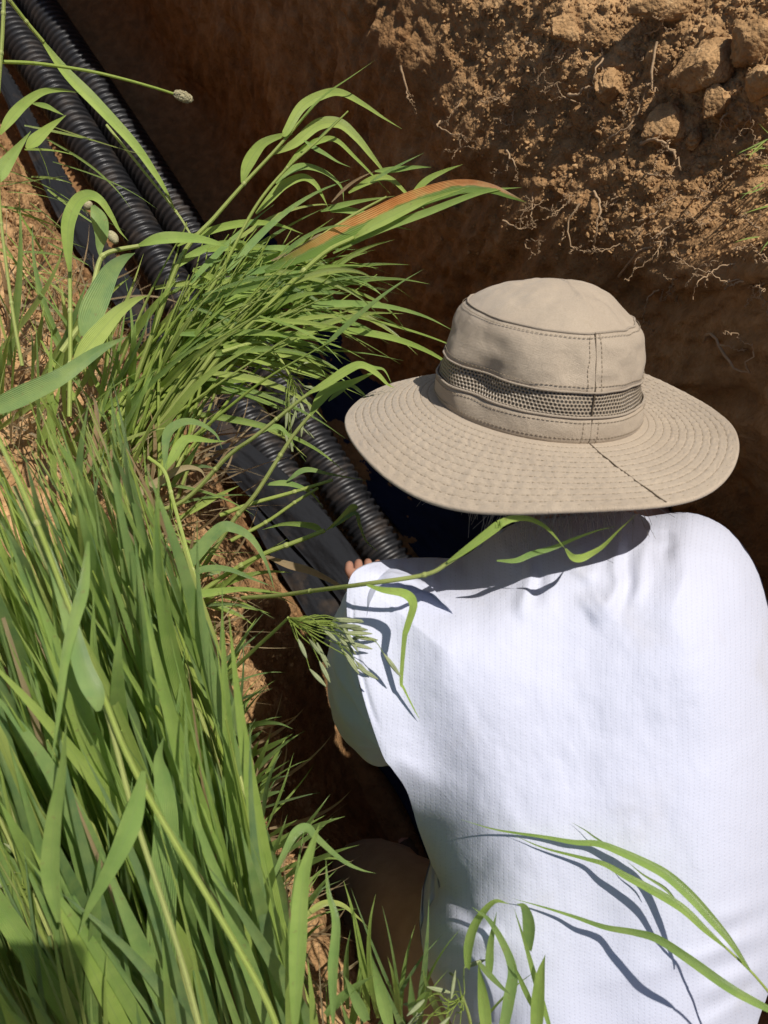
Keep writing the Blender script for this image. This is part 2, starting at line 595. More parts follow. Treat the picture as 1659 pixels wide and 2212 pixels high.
def build_ground():
    tl = np.concatenate([[-60, -30, -15, -8, -5, -4, -3.4], np.arange(-3.0, -1.9, .0075), np.arange(-1.9, .55, .0045), np.arange(.55, 1.0, .02), [1.2, 1.6, 2.5, 5, 10, 25, 60]])
    # control points (n, z, mask of crumbs, tint) and samples to the next one
    def ctrl(t):
        be = bank_edge(t)
        fl = be + .035
        lz = .15 * sstep(t, -.85, -.1) + .11 * sstep(-t, 1.15, 1.45)
        ln = .15 * sstep(t, -.85, -.1) * .28 - .035 * sstep(t, -1.35, -.85)
        e = sstep(t, -.34, .04)  # beside the person the unseen lip is raised to keep sun off the floor
        L = lambda a, b: a * (1 - e) + b * e
        return [(60, 1.4, .4, 1, 8), (6, 1.25, .5, 1, 12), (1.9, L(.74, 1.0), .8, 1, 40), (L(1.23, 1.15), L(.60, .95), 1, 1, 90), (L(.985 + ln * .5, .79), L(.20 + lz * .5, .82), 1, 1, 150), (L(.69 + ln, .565), L(-.16 + lz, .58), .7, .6, 125),
                (.52, -.93, .25, .05, 24), (.45, -1.0, .5, .1, 60), (fl + .03, -1.0, .5, .15, 20), (fl, -.95, .6, .35, 120), (be - .005, -.05, .9, .75, 16), (be - .05, .0, 1, 1, 130),
                (-.9, .06, 1, 1, 30), (-6, .15, .5, 1, 12), (-60, .5, .4, 1, 0)]
    base = ctrl(np.zeros(1))
    rows = []
    for i, t in enumerate(tl):
        c = ctrl(np.array([t]))
        A = np.array([[float(np.ravel(y)[0]) for y in x[:4]] for x in c])
        seg = []
        for j in range(len(c) - 1):
            k = c[j][4]
            s = np.linspace(0, 1, k, endpoint=False)[:, None]
            seg.append(A[j] * (1 - s) + A[j + 1] * s)
        seg.append(A[-1:])
        rows.append(np.vstack(seg))
    G = np.array(rows)                          # (T, S, 4)
    ker = np.ones(15) / 15
    for ch in range(4):                         # soften the corners of the profile
        pad = np.pad(G[:, :, ch], ((0, 0), (7, 7)), mode='edge')
        sm = np.apply_along_axis(lambda r: np.convolve(r, ker, 'valid'), 1, pad)
        G[:, 12:-12, ch] = sm[:, 12:-12]
    n, z, mk, ti = [G[:, :, i] for i in range(4)]
    T = np.broadcast_to(tl[:, None], n.shape)
    ds = np.hypot(np.diff(n, axis=1), np.diff(z, axis=1))
    s = np.concatenate([np.zeros((len(tl), 1)), np.cumsum(ds, 1)], 1)
    s = s - s[:, 240:241]
    # outward normal of the profile
    dn, dz = np.gradient(n, axis=1), np.gradient(z, axis=1)
    L = np.hypot(dn, dz) + 1e-9
    nx, nz = dz / L, -dn / L
    sgn = np.sign(nz + 1e-6)
    wall = sstep(n, .42, .56) * (1 - sstep(z, -.14, -.02)) * (n > .3)
    slope = sstep(z, -.12, .05) * (n > .5)
    near = (np.abs(T) < 3.2) & (np.abs(n) < 3)
    d = fbm(T * 2.2, s * 2.2, 3, 3) * .10 * (.35 + .65 * slope)
    d += fbm(T * 7, s * 7, 11, 4) * .06 * (.3 + .9 * slope * (.45 + .55 * sstep(z, .1, .3)) + .2 * (n < 0))
    d += (cell(T * 9 + fbm(T * 6, s * 6, 2) * .6, s * 9, 31) - .4) * .04 * slope * sstep(z, .12, .3)
    d += (cell(T * 24 + fbm(T * 11, s * 11, 4) * .5, s * 24, 41) - .4) * .010 * mk * (1 - wall)
    d += (cell(T * 62, s * 62 + fbm(T * 20, s * 20, 8, 2), 51) - .4) * .0060 * mk * (1 - .7 * wall)
    d += (cell(T * 130, s * 130, 61) - .4) * .0040 * mk * (1 - wall)
    d += fbm(T * 45, s * 45, 63, 3, .7) * .012 * mk * (1 - wall)
    pits = np.clip(fbm(T * 13, s * 13, 71, 4, .6) - .1, 0, 1)
    d -= pits * .035 * wall
    d += fbm(T * 26 + s * 3, s * 5, 81, 4, .6) * .022 * wall
    d += (np.abs(fbm(T * 4 + s * 1.5, s * 1.6, 85, 2)) - .15) * .05 * wall
    d += fbm(T * 60, s * 60, 91, 3, .6) * .006 * wall
    d = np.where(near, d, d * .5)
    n2 = n + nx * d * sgn * 1.0
    z2 = z + nz * d * sgn * 1.0
    V = np.stack([.837 * n2 + .547 * T, .547 * n2 - .837 * T, z2], -1).reshape(-1, 3)
    f = grid_faces(len(tl), n.shape[1])
    mb = MB()
    tin = np.clip(ti + fbm(T * 5, s * 5, 15, 4) * .5 * (ti > .2), 0, 1)
    mb.add(V, f, np.stack([T, s], -1).reshape(-1, 2), 0, tin.ravel())
    o = mb.build('ground', M_SOIL)
    tag(o, kind='structure')
    return V.reshape(len(tl), n.shape[1], 3), tl


GV, GT = build_ground()
from mathutils.bvhtree import BVHTree
_go = bpy.data.objects['ground']
GB = BVHTree.FromPolygons([tuple(x) for x in GV.reshape(-1, 3)], grid_faces(*GV.shape[:2]).tolist())


def hit(u, v):
    """ground point seen at (u, v): location and normal"""
    r = nrm(FW + RT * ((u - 829.5) / FPX) + UP * ((1106 - v) / FPX))
    loc, nor, _, _ = GB.ray_cast(Vector(CAM), Vector(r))
    if loc is None:
        return None, None
    nor = np.array(nor)
    if nor @ r > 0:
        nor = -nor
    return np.array(loc), nor


def lump(mb, c, r, seed, sub=2, squash=(1, 1, 1), amp=.3, mi=0, tint=.8):
    bm = bmesh.new()
    bmesh.ops.create_icosphere(bm, subdivisions=sub, radius=1)
    v = np.array([x.co[:] for x in bm.verts])
    f = [[x.index for x in q.verts] for q in bm.faces]
    bm.free()
    k = 1 + amp * 2 * fbm(v[:, 0] * 1.3 + seed * 3.1 + 50, v[:, 1] * 1.3 + v[:, 2] * 1.7 + 50, seed, 3) + amp * .5 * fbm(v[:, 0] * 5 + 50 + seed, v[:, 1] * 5 + v[:, 2] * 4 + 50, seed + 3, 3)
    if sub >= 5:
        rs = np.random.default_rng(seed)
        v = v * k[:, None]
        for q in nrm(rs.normal(0, 1, (22, 3))):
            o_ = rs.uniform(.55, .9)
            v = v - np.maximum(0, v @ q - o_)[:, None] * q * .9
        k = np.ones(len(v))
        k = k + .10 * cell(v[:, 0] * 5 + v[:, 2] * 2 + 30, v[:, 1] * 5 - v[:, 2] * 3 + 30, seed) + .05 * cell(v[:, 0] * 13 + v[:, 2] * 5 + 30, v[:, 1] * 13 - v[:, 2] * 7 + 30, seed + 1) + .02 * cell(v[:, 0] * 30 + v[:, 2] * 9 + 30, v[:, 1] * 30 - v[:, 2] * 17 + 30, seed + 1)
    v = v * k[:, None] * np.asarray(squash)
    a = random.uniform(0, 6.28)
    R = np.array(Matrix.Rotation(a, 3, 'Z') @ Matrix.Rotation(random.uniform(-.6, .6), 3, 'X'))
    mb.add(v @ R.T * r + c, f, None, mi, tint)


def build_crumbs():
    mb = MB()
    cnt = 0
    for k in range(7000):
        q = random.random()
        if q < .78:
            u, v, r = random.uniform(950, 1700), random.uniform(-40, 560), random.uniform(.0009, .0026) * random.choice([1, 1, 1, 1, 1, 1, 1, 1, 2.2])
        elif q < .9:
            u, v, r = random.uniform(-40, 220), random.uniform(230, 700), random.uniform(.0012, .006)
        else:
            v = random.uniform(900, 2100)
            u, r = random.uniform(300, 640), random.uniform(.0012, .005)
        c, n = hit(u, v)
        if c is None or (q < .78 and c[2] < -.12 and random.random() < .8):
            continue
        lump(mb, c + n * r * .3, r, k % 40, 1, (1, random.uniform(.7, 1), random.uniform(.5, .9)), .55, 0, random.uniform(.6, 1))
        cnt += 1
    tag(mb.build('soil_crumbs', M_SOIL, smooth=False), 'loose crumbs of tan soil strewn over trench lips', 'soil', kind='stuff')


build_crumbs()

# clods that stand out on the far lip
CLODS = [
    (1545, 130, .06, (.75, 1.4, .75), 'tall smooth tan clod upright in the sunlit far slope'),
    (1640, 95, .052, (1, .8, .7), 'rounded pale clod at the upper right corner of the trench slope'),
    (1655, 175, .036, (1, 1, .8), 'shaded round clod just under the corner clod'),
    (1450, 12, .045, (1.5, .7, .6), 'long flat clod lying along the top edge of slope'),
    (1440, 275, .035, (1, 1.2, .9), 'fist-sized faceted clod jutting halfway up the lit slope'),
    (1315, 180, .032, (.9, 1, .9), 'small knobbly clod hanging over a dark hollow below the sunlit slope'),
    (1500, 300, .022, (1, .8, .8), 'small clod right of the faceted one on lit slope'),
    (1550, 225, .03, (.8, 1.1, .8), 'dark clod in the shade below the tall smooth clod'),
    (1230, 60, .03, (1.2, .8, .7), 'low crumbly clod at the left end of the sunlit slope'),
]
for i, (u, v, r, sq, lab) in enumerate(CLODS):
    c, n = hit(u, v)
    mb = MB()
    r *= .82
    lump(mb, c + n * r * .15, r, 60 + i, 5, sq, .26, 0, .9)
    o = mb.build('soil_clod', M_SOIL, origin=c)
    tag(o, lab, 'clod', 'soil clods on the far trench slope')

# roots
def root_tube(mb, pts, r, wob=.003, branches=2, depth=0):
    p = spline(pts, 6)
    m = len(p)
    p = p + RNG.normal(0, wob, (m, 3)) * np.linspace(.2, 1, m)[:, None]
    rr = r * (1 - .75 * np.linspace(0, 1, m)) * (1 + RNG.normal(0, .12, m))
    add_tube(mb, p, np.maximum(rr, .0004), 6)
    if depth < 2:
        for b in range(branches):
            i = random.randint(m // 4, m - 2)
            dirv = nrm(nrm(p[min(i + 2, m - 1)] - p[i]) + RNG.normal(0, .7, 3))
            L = np.linalg.norm(p[-1] - p[0]) * random.uniform(.2, .5)
            q = [p[i]]
            for s in range(3):
                dirv = nrm(dirv + RNG.normal(0, .35, 3))
                q.append(q[-1] + dirv * L / 3)
            root_tube(mb, q, rr[i] * .6, wob * .8, 1, depth + 1)


ROOTS = [   # view polylines, radius, label
    ([(870, 142), (884, 178), (892, 190), (905, 208)], .0022, 'lone pale wavy root on the dark shaded wall'),
    ([(955, 264), (975, 276), (995, 280), (1013, 294)], .0018, 'pale root stub below and right of the lone wavy root'),
    ([(1232, 195), (1265, 199), (1290, 210), (1310, 212)], .0032, 'thick pale root running right under the sunlit crumbly patch'),
    ([(1383, 316), (1410, 330), (1435, 350), (1465, 380)], .0035, 'thickest forked root crossing the dark hollow of the slope'),
    ([(1400, 385), (1420, 390), (1443, 398)], .0015, 'short thin root just under the thickest forked root'),
    ([(1532, 740), (1570, 742), (1610, 752), (1659, 770)], .0026, 'branching pale root right of the hat crown'),
    ([(1335, 590), (1390, 560), (1430, 540), (1440, 556)], .0024, 'forked root sprig above the hat on the right'),
    ([(1095, 480), (1130, 478), (1160, 482)], .002, 'horizontal root stub left of the lower root tangle'),
    ([(1140, 535), (1170, 520), (1190, 508)], .0018, 'thin bent root low on the shaded wall above the hat'),
    ([(1285, 415), (1300, 450), (1285, 490), (1295, 525), (1320, 540)], .0022, 'long wriggling root hanging down mid slope'),
    ([(1255, 440), (1250, 480), (1243, 520), (1290, 538)], .002, 'looping root left of the long wriggling root'),
    ([(1390, 470), (1430, 455), (1465, 440)], .0022, 'root reaching up right beside the pale lit column'),
    ([(1410, 530), (1450, 515), (1480, 490)], .003, 'stout root at the foot of the lit column'),
    ([(1420, 100), (1421, 150), (1420, 205)], .0022, 'straight upright stick left of the tall clod'),
    ([(1315, 300), (1360, 270), (1400, 215)], .002, 'long thin root slanting up to the dark hollow'),
    ([(1300, 135), (1303, 165), (1302, 190)], .0016, 'short root dangling from the sunlit crumbs'),
    ([(1100, 335), (1115, 350), (1122, 372)], .002, 'hanging rootlet at the left end of the dapples'),
]
for pts, r, lab in ROOTS:
    w = []
    for i, (u, v) in enumerate(pts):
        c, n = hit(u, v)
        w.append(c + n * (.003 + .03 * math.sin(math.pi * min(1, (i + .3) / len(pts))) * (.5 + .5 * random.random())))
    mb = MB()
    root_tube(mb, w, r, .0025, 2)
    tag(mb.build('root', M_ROOT, origin=w[0]), lab, 'root', 'roots sticking out of the far trench wall')
k = 0
while k < 110:
    u, v = random.uniform(1000, 1690), random.uniform(60, 640)
    if v > 250 + (u - 1000) * .75 + 60 or v < (u - 1300) * .5:
        continue
    c, n = hit(u, v)
    if c is None:
        continue
    dirv = nrm(np.array([random.uniform(-1, 1), random.uniform(-.3, .3), -random.uniform(.2, 1)]) + n * .4)
    q = [c - n * .004]
    L = random.uniform(.025, .09)
    for s in range(4):
        dirv = nrm(dirv + RNG.normal(0, .4, 3) + n * .05)
        q.append(q[-1] + dirv * L / 4)
    mb = MB()
    root_tube(mb, q, random.uniform(.0007, .0017), .0018, 3)
    tag(mb.build('rootlet', M_ROOT, origin=c), 'hair-thin pale rootlet poking out of the far trench wall', 'rootlet', 'fine rootlets on the far trench wall')
    k += 1


# ------------------------------------------------------------------ drain pipes, filter strip, dark sheet
def corrugated(n0, z0, t0, t1, wob, seed, label, bend):
    pitch, R, A = .0222, .0535, .0048
    per = 12
    m = int((t1 - t0) / pitch) * per
    t = np.linspace(t0, t1, m)
    ph = (t / pitch) % 1
    prof = np.tanh(2.4 * np.sin(2 * math.pi * ph)) / math.tanh(2.4)
    nn = np.interp(t, *bend)
    nn = np.convolve(np.pad(nn, 300, mode='edge'), np.ones(601) / 601, 'valid')
    nn = nn + wob * vnoise(t * 1.6 + 5, t * 0 + .5, seed)
    zz = z0 + .012 * vnoise(t * 1.3 + 9, t * 0 + .5, seed + 1)
    c = np.stack([.837 * nn + .547 * t, .547 * nn - .837 * t, zz], -1)
    seg = 40
    an = np.linspace(0, 2 * math.pi, seg, endpoint=False)
    tt = nrm(np.gradient(c, axis=0))
    b = np.array([0, 0, 1.0])
    sd = nrm(np.cross(tt, b))
    r = R + A * prof
    v = c[:, None] + (np.cos(an)[None, :, None] * sd[:, None] + np.sin(an)[None, :, None] * b) * r[:, None, None]
    mb = MB()
    mb.add(v.reshape(-1, 3), grid_faces(m, seg, True))
    o = mb.build('drain_pipe', M_PIPE, origin=NT(n0, t0, z0))
    tag(o, label, 'pipe', 'corrugated drain pipes in the trench')


corrugated(.152, -.935, -3.2, .75, .008, 3, 'left black corrugated drain pipe, fully sunlit, beside the flat fabric strip', ([-3.2, -1.6, -.85, -.4, .75], [.148, .158, .100, .085, .08]))
corrugated(.268, -.935, -3.2, .75, .008, 8, 'right black corrugated drain pipe, half in the shade of the far wall', ([-3.2, -1.6, -.85, -.4, .75], [.262, .275, .222, .210, .20]))


def filter_strip():
    mb = MB()

    def sheet(t, cn, half, z0, tilt, edge_cut):
        w = np.linspace(-1, 1, 30)
        T, Wd = np.meshgrid(t, w, indexing='ij')
        sm = lambda a: np.convolve(np.pad(np.interp(t, *a), 20, mode='edge'), np.ones(41) / 41, 'valid')[:, None]
        ed = np.where(Wd > .9, (np.abs((T * 42) % 1 - .5) - .25) * .014, 0) * edge_cut(T)
        n = sm(cn) + Wd * sm(half) + ed + .006 * vnoise(T * 5, T * 0, 4)
        z = sm(z0) + .022 * np.cos(Wd * 1.4) + .012 * fbm(T * 6, Wd * 1.6, 5) + .004 * fbm(T * 22, Wd * 6, 6) + sm(tilt) * Wd
        top = np.stack([.837 * n + .547 * T, .547 * n - .837 * T, z], -1)
        bot = top - np.array([0, 0, .008])
        f = grid_faces(len(t), len(w))
        N = top.shape[0] * top.shape[1]
        a0 = np.arange(len(t)) * len(w)
        a1 = a0 + len(w) - 1
        b0, b1 = np.arange(len(w)), np.arange(len(w)) + (len(t) - 1) * len(w)
        q = lambda e, fl: np.stack([e[:-1], e[1:], e[1:] + N, e[:-1] + N], 1)[:, ::fl]
        mb.add(np.vstack([top.reshape(-1, 3), bot.reshape(-1, 3)]), np.vstack([f, f[:, ::-1] + N, q(a0, -1), q(a1, 1), q(b0, 1), q(b1, -1)]))

    sheet(np.linspace(-3.2, -.20, 460), ([-3.2, -2.2, -1.6, -1.0, -.86, -.7, -.6, -.4, -.2], [.05, .05, .0, .015, .01, .035, .066, .09, .11]),
          ([-3.2, -2.2, -1.6, -1.0, -.86, -.7, -.6, -.4, -.2], [.02, .022, .042, .034, .048, .05, .058, .055, .045]),
          ([-3.2, -.9, -.72, -.55, -.2], [-.905, -.905, -.89, -.872, -.868]), ([-3.2, -.9, -.6, -.2], [-.015, -.01, .012, .012]), lambda T: T < -1.15)
    sheet(np.linspace(-.62, -.08, 120), ([-.62, -.4, -.08], [.0, .02, .03]), ([-.62, -.5, -.3, -.08], [.02, .05, .062, .055]), ([-.62, -.08], [-.925, -.90]), ([-.62, -.08], [-.02, .02]), lambda T: T * 0)
    o = mb.build('filter_strip', M_STRIP, origin=NT(.035, -3.2, -.9))
    tag(o, 'flat black filter fabric strip laid along the left pipe by the bank', 'fabric strip')


filter_strip()


def dark_sheet():  # fabric around the person, run on to blacken floor that is only shaded
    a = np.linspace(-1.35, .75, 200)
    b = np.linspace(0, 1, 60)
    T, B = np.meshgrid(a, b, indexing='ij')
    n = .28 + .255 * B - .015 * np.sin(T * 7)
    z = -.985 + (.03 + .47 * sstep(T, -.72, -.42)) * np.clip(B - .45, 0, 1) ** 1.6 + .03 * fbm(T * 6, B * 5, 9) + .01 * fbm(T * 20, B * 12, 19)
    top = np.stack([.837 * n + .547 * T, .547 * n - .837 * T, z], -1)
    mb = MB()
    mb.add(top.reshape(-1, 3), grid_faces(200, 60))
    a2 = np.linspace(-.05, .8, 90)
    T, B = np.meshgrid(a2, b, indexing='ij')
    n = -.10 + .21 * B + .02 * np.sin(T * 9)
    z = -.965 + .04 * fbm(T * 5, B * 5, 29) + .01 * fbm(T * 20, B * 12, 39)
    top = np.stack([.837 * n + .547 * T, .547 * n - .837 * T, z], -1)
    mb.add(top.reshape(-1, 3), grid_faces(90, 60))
    o = mb.build('ground_shade_sheet', M_SHEET, origin=NT(.3, 0, -.97))
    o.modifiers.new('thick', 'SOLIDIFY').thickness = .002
    tag(o, 'crumpled navy black sheet around the kneeling person, extended to darken the shaded trench floor', 'sheet')


dark_sheet()

# ------------------------------------------------------------------ the person
DK = .80
PELV = P(1330, 2290, .98 * DK)
person = empty('person', PELV, 'person bent over in the trench, back turned, in wide tan hat and white shirt', 'person')


def skin_obj(name, pts, edges, mat, parent, root=0, sub=2):
    me = bpy.data.meshes.new(name)
    org = np.array(parent.location)
    me.from_pydata([tuple(np.asarray(p[0]) - org) for p in pts], edges, [])
    o = bpy.data.objects.new(name, me)
    link(o, parent)
    md = o.modifiers.new('skin', 'SKIN')
    md.use_smooth_shade = True
    sv = me.skin_vertices[0].data
    for i, p in enumerate(pts):
        r = p[1]
        sv[i].radius = (r, r) if isinstance(r, (int, float)) else r
    sv[root].use_root = True
    o.modifiers.new('sub', 'SUBSURF').levels = sub
    o.modifiers['sub'].render_levels = sub
    me.materials.append(mat)
    return o


HATC = P(1158, 868, .72)                                   # centre of the hat's crown base
al, ro = math.radians(27), math.radians(5.5)
HA = math.cos(al) * (UP * math.cos(ro) + RT * math.sin(ro)) - math.sin(al) * FW      # hat axis
HX = nrm(np.cross(UP * math.sin(al) * -1 - FW * math.cos(al), HA))                    # hat right
HX = nrm(RT - HA * (RT @ HA))
HY = np.cross(HA, HX)                                       # towards the face

# joints
Lsh, Rsh = P(860, 1400, 1.0 * DK), P(1530, 1340, 1.03 * DK)
neck = P(1250, 1120, 1.05 * DK)
Lel, Rel = P(800, 1500, 1.0), P(1570, 1380, 1.05)
Lwr, Rwr = P(790, 1300, 1.42), P(1330, 1000, 1.32)
hipL, hipR = P(1210, 2260, 1.0 * DK), P(1440, 2290, 1.0 * DK)
kneeL, kneeR = P(790, 1905, 1.25), P(1290, 1900, 1.35)
ankL, ankR = P(905, 1960, 1.74), P(1180, 1880, 1.75)
toeL, toeR = ankL + np.array([-.05, .16, -.06]), ankR + np.array([.02, .17, -.06])
head = HATC - HA * .02 + HY * .005
pts = [(PELV + FW * .03, (.09, .05)), (P(1310, 1950, .98 * DK), (.09, .05)), (P(1260, 1600, .92 * DK), (.12, .07)), (P(1230, 1350, .96 * DK), (.10, .05)),
       (neck, .05), (head - HA * .06 + HY * .02, .055), (head - HA * .01, (.075, .085)), (head + HA * .055, .065),
       (Lsh, .045), (Lel, .045), (Lwr, .028), (Rsh, .045), (Rel, .045), (Rwr, .028),
       (hipL, .09), (kneeL, .062), (ankL, .042), (toeL, .034), (hipR, .09), (kneeR, .062), (ankR, .042), (toeR, .034)]
edges = [(0, 1), (1, 2), (2, 3), (3, 4), (4, 5), (5, 6), (6, 7), (3, 8), (8, 9), (9, 10), (3, 11), (11, 12), (12, 13),
         (0, 14), (14, 15), (15, 16), (16, 17), (0, 18), (18, 19), (19, 20), (20, 21)]
# face: nose, chin, ears
i0 = len(pts)
pts += [(head - HA * .03 + HY * .105, .009), (head - HA * .095 + HY * .075, .022), (head - HA * .03 + HX * .085, .012), (head - HA * .03 - HX * .085, .012)]
edges += [(6, i0), (5, i0 + 1), (6, i0 + 2), (6, i0 + 3)]


def add_hand(wi, wr, fwd, side, nrmv):
    """palm and five bent fingers rooted at wrist vertex wi"""
    fwd, nrmv = nrm(fwd), nrm(nrmv)
    side = nrm(side)
    b = len(pts)
    pts.append((wr + fwd * .05, (.034, .016)))
    edges.append((wi, b))
    for j, (off, L) in enumerate(((-.030, .066), (-.010, .076), (.010, .072), (.029, .056))):
        c = wr + fwd * .088 + side * off
        e = len(pts)
        pts.append((c, .0105))
        pts.append((c + fwd * L * .42 - nrmv * L * .12, .009))
        pts.append((c + fwd * L * .68 - nrmv * L * .38, .0085))
        pts.append((c + fwd * L * .76 - nrmv * L * .66, .0075))
        edges.extend([(b, e), (e, e + 1), (e + 1, e + 2), (e + 2, e + 3)])
    e = len(pts)
    pts.append((wr + fwd * .035 - side * .036 - nrmv * .006, .012))
    pts.append((wr + fwd * .066 - side * .050 - nrmv * .022, .0105))
    pts.append((wr + fwd * .09 - side * .046 - nrmv * .04, .009))
    edges.extend([(b, e), (e, e + 1), (e + 1, e + 2)])


add_hand(10, Lwr, np.array([-.06, .75, -.6]), np.array([-1, 0, 0]), np.array([0, .3, 1]))
add_hand(13, Rwr, np.array([-.5, .8, -.35]), np.array([1, .3, 0]), np.array([0, .3, 1]))
skin_obj('body', pts, edges, M_SKIN, person)

tp = [(PELV, (.135, .10)), (hipL, .09), ((hipL + kneeL) / 2 + np.array([0, 0, .02]), .098), (kneeL, .086), ((kneeL + ankL) / 2, .072), (ankL + np.array([0, 0, .04]), .062),
      (hipR, .09), ((hipR + kneeR) / 2, .095), (kneeR, .082), ((kneeR + ankR) / 2, .072), (ankR + np.array([0, 0, .04]), .062), (P(1320, 2120, .96 * DK), (.12, .085))]
te = [(0, 1), (1, 2), (2, 3), (3, 4), (4, 5), (0, 6), (6, 7), (7, 8), (8, 9), (9, 10), (0, 11)]
trou = skin_obj('trousers', tp, te, M_TROUSER, person)
tex = bpy.data.textures.new('cloth_clouds', 'CLOUDS')
tex.noise_scale = .06
dm = trou.modifiers.new('folds', 'DISPLACE')
dm.texture = tex
dm.strength = .018
for a_, t_ in ((ankL, toeL), (ankR, toeR)):
    skin_obj('boot', [(a_ + np.array([0, 0, .05]), .05), (a_ + np.array([0, 0, -.02]), .052), ((a_ + t_) / 2 + np.array([0, 0, -.01]), .048), (t_, .042)], [(0, 1), (1, 2), (2, 3)], M_BOOT, person)

# shirt: outline of the back, puffed up from a depth behind it
OUT = np.array([(748, 1300), (752, 1262), (765, 1236), (800, 1219), (860, 1209), (930, 1207), (1000, 1206), (1050, 1172), (1100, 1140), (1180, 1112), (1280, 1100), (1350, 1104), (1400, 1116), (1440, 1112),
                (1485, 1107), (1530, 1118), (1575, 1145), (1612, 1188), (1640, 1240), (1660, 1310), (1680, 1400), (1705, 1550), (1715, 1700), (1710, 1850), (1695, 2000),
                (1668, 2120), (1640, 2200), (1610, 2300), (1560, 2400), (1350, 2440), (1130, 2420), (1040, 2340), (985, 2230), (948, 2150), (920, 2080), (908, 2010),
                (925, 1962), (950, 1915), (935, 1875), (905, 1795), (880, 1712), (850, 1665), (830, 1638), (808, 1580), (786, 1510), (766, 1430), (753, 1370)], float)
FOLDS = [  # polylines, height (m, + towards viewer), width px
    ([(1336, 1150), (1330, 1220), (1338, 1265), (1305, 1320), (1270, 1345)], .006, 13), ([(1362, 1160), (1352, 1230), (1355, 1270), (1320, 1335)], -.005, 13),
    ([(1400, 1150), (1388, 1210), (1382, 1260), (1360, 1310)], .005, 12), ([(1437, 1140), (1446, 1170), (1440, 1190), (1420, 1205)], -.006, 12), ([(1425, 1120), (1420, 1150)], .004, 14),
    ([(1140, 1215), (1146, 1250), (1130, 1300), (1120, 1340)], .005, 12), ([(1163, 1215), (1166, 1255), (1150, 1310)], -.005, 10),
    ([(1225, 1215), (1262, 1238), (1290, 1245)], .004, 12), ([(1280, 1265), (1235, 1285), (1190, 1310)], -.003, 22), ([(1300, 1290), (1260, 1320)], .003, 20),
    ([(940, 1210), (934, 1240), (936, 1275)], .0055, 9), ([(955, 1225), (950, 1250), (958, 1290)], -.004, 8), ([(857, 1210), (855, 1240), (850, 1265)], .004, 9), ([(872, 1215), (868, 1245)], -.004, 8),
    ([(900, 1212), (895, 1240)], .003, 10), ([(980, 1208), (975, 1240)], .003, 9), ([(1010, 1205), (1008, 1245)], -.003, 9), ([(815, 1222), (806, 1245)], .003, 9),
    ([(1080, 1165), (1100, 1200), (1110, 1240)], .004, 12), ([(1230, 1120), (1250, 1160), (1240, 1200)], .005, 13), ([(1300, 1120), (1290, 1160)], -.005, 13),
    ([(763, 1300), (764, 1372), (795, 1508), (824, 1590)], -.0016, 4), ([(1440, 1150), (1470, 1210), (1460, 1290), (1420, 1370)], .0035, 22),
    ([(1500, 1140), (1530, 1190), (1530, 1260)], -.003, 18), ([(1570, 1180), (1600, 1260), (1610, 1350)], .003, 18), ([(860, 1640), (930, 1690), (1010, 1700)], .004, 20), ([(900, 1760), (970, 1800), (1040, 1810)], -.004, 20),
    ([(1680, 1930), (1600, 1968), (1530, 1998)], .005, 14), ([(1680, 1965), (1610, 1995), (1540, 2020)], -.005, 12), ([(1680, 2005), (1600, 2035), (1510, 2070), (1420, 2080)], .006, 14),
    ([(1680, 2040), (1600, 2072), (1500, 2100)], -.006, 13), ([(1670, 2080), (1580, 2120), (1500, 2160)], .007, 15), ([(1660, 2115), (1580, 2150), (1500, 2200)], -.006, 13),
    ([(1640, 2150), (1560, 2190), (1490, 2250)], .007, 15), ([(1640, 2190), (1570, 2230)], -.006, 13), ([(1690, 1850), (1640, 1875), (1590, 1895)], .003, 14),
    ([(1450, 2090), (1350, 2110), (1260, 2120)], .003, 25), ([(960, 1925), (1000, 1960), (1040, 2010)], -.012, 14), ([(935, 1990), (1000, 2000), (1060, 2060)], .010, 20), ([(950, 2080), (1010, 2110)], -.007, 18),
    ([(1000, 2060), (1040, 2120), (1060, 2200)], .008, 20), ([(1090, 2060), (1120, 2160)], -.004, 25),
]


def seg_dist(p, poly, closed=False):
    q = poly if not closed else np.vstack([poly, poly[:1]])
    best = np.full(len(p), 1e9)
    for a, b in zip(q[:-1], q[1:]):
        ab = b - a
        t = np.clip(((p - a) @ ab) / (ab @ ab + 1e-9), 0, 1)
        best = np.minimum(best, np.linalg.norm(p - (a + t[:, None] * ab), axis=1))
    return best


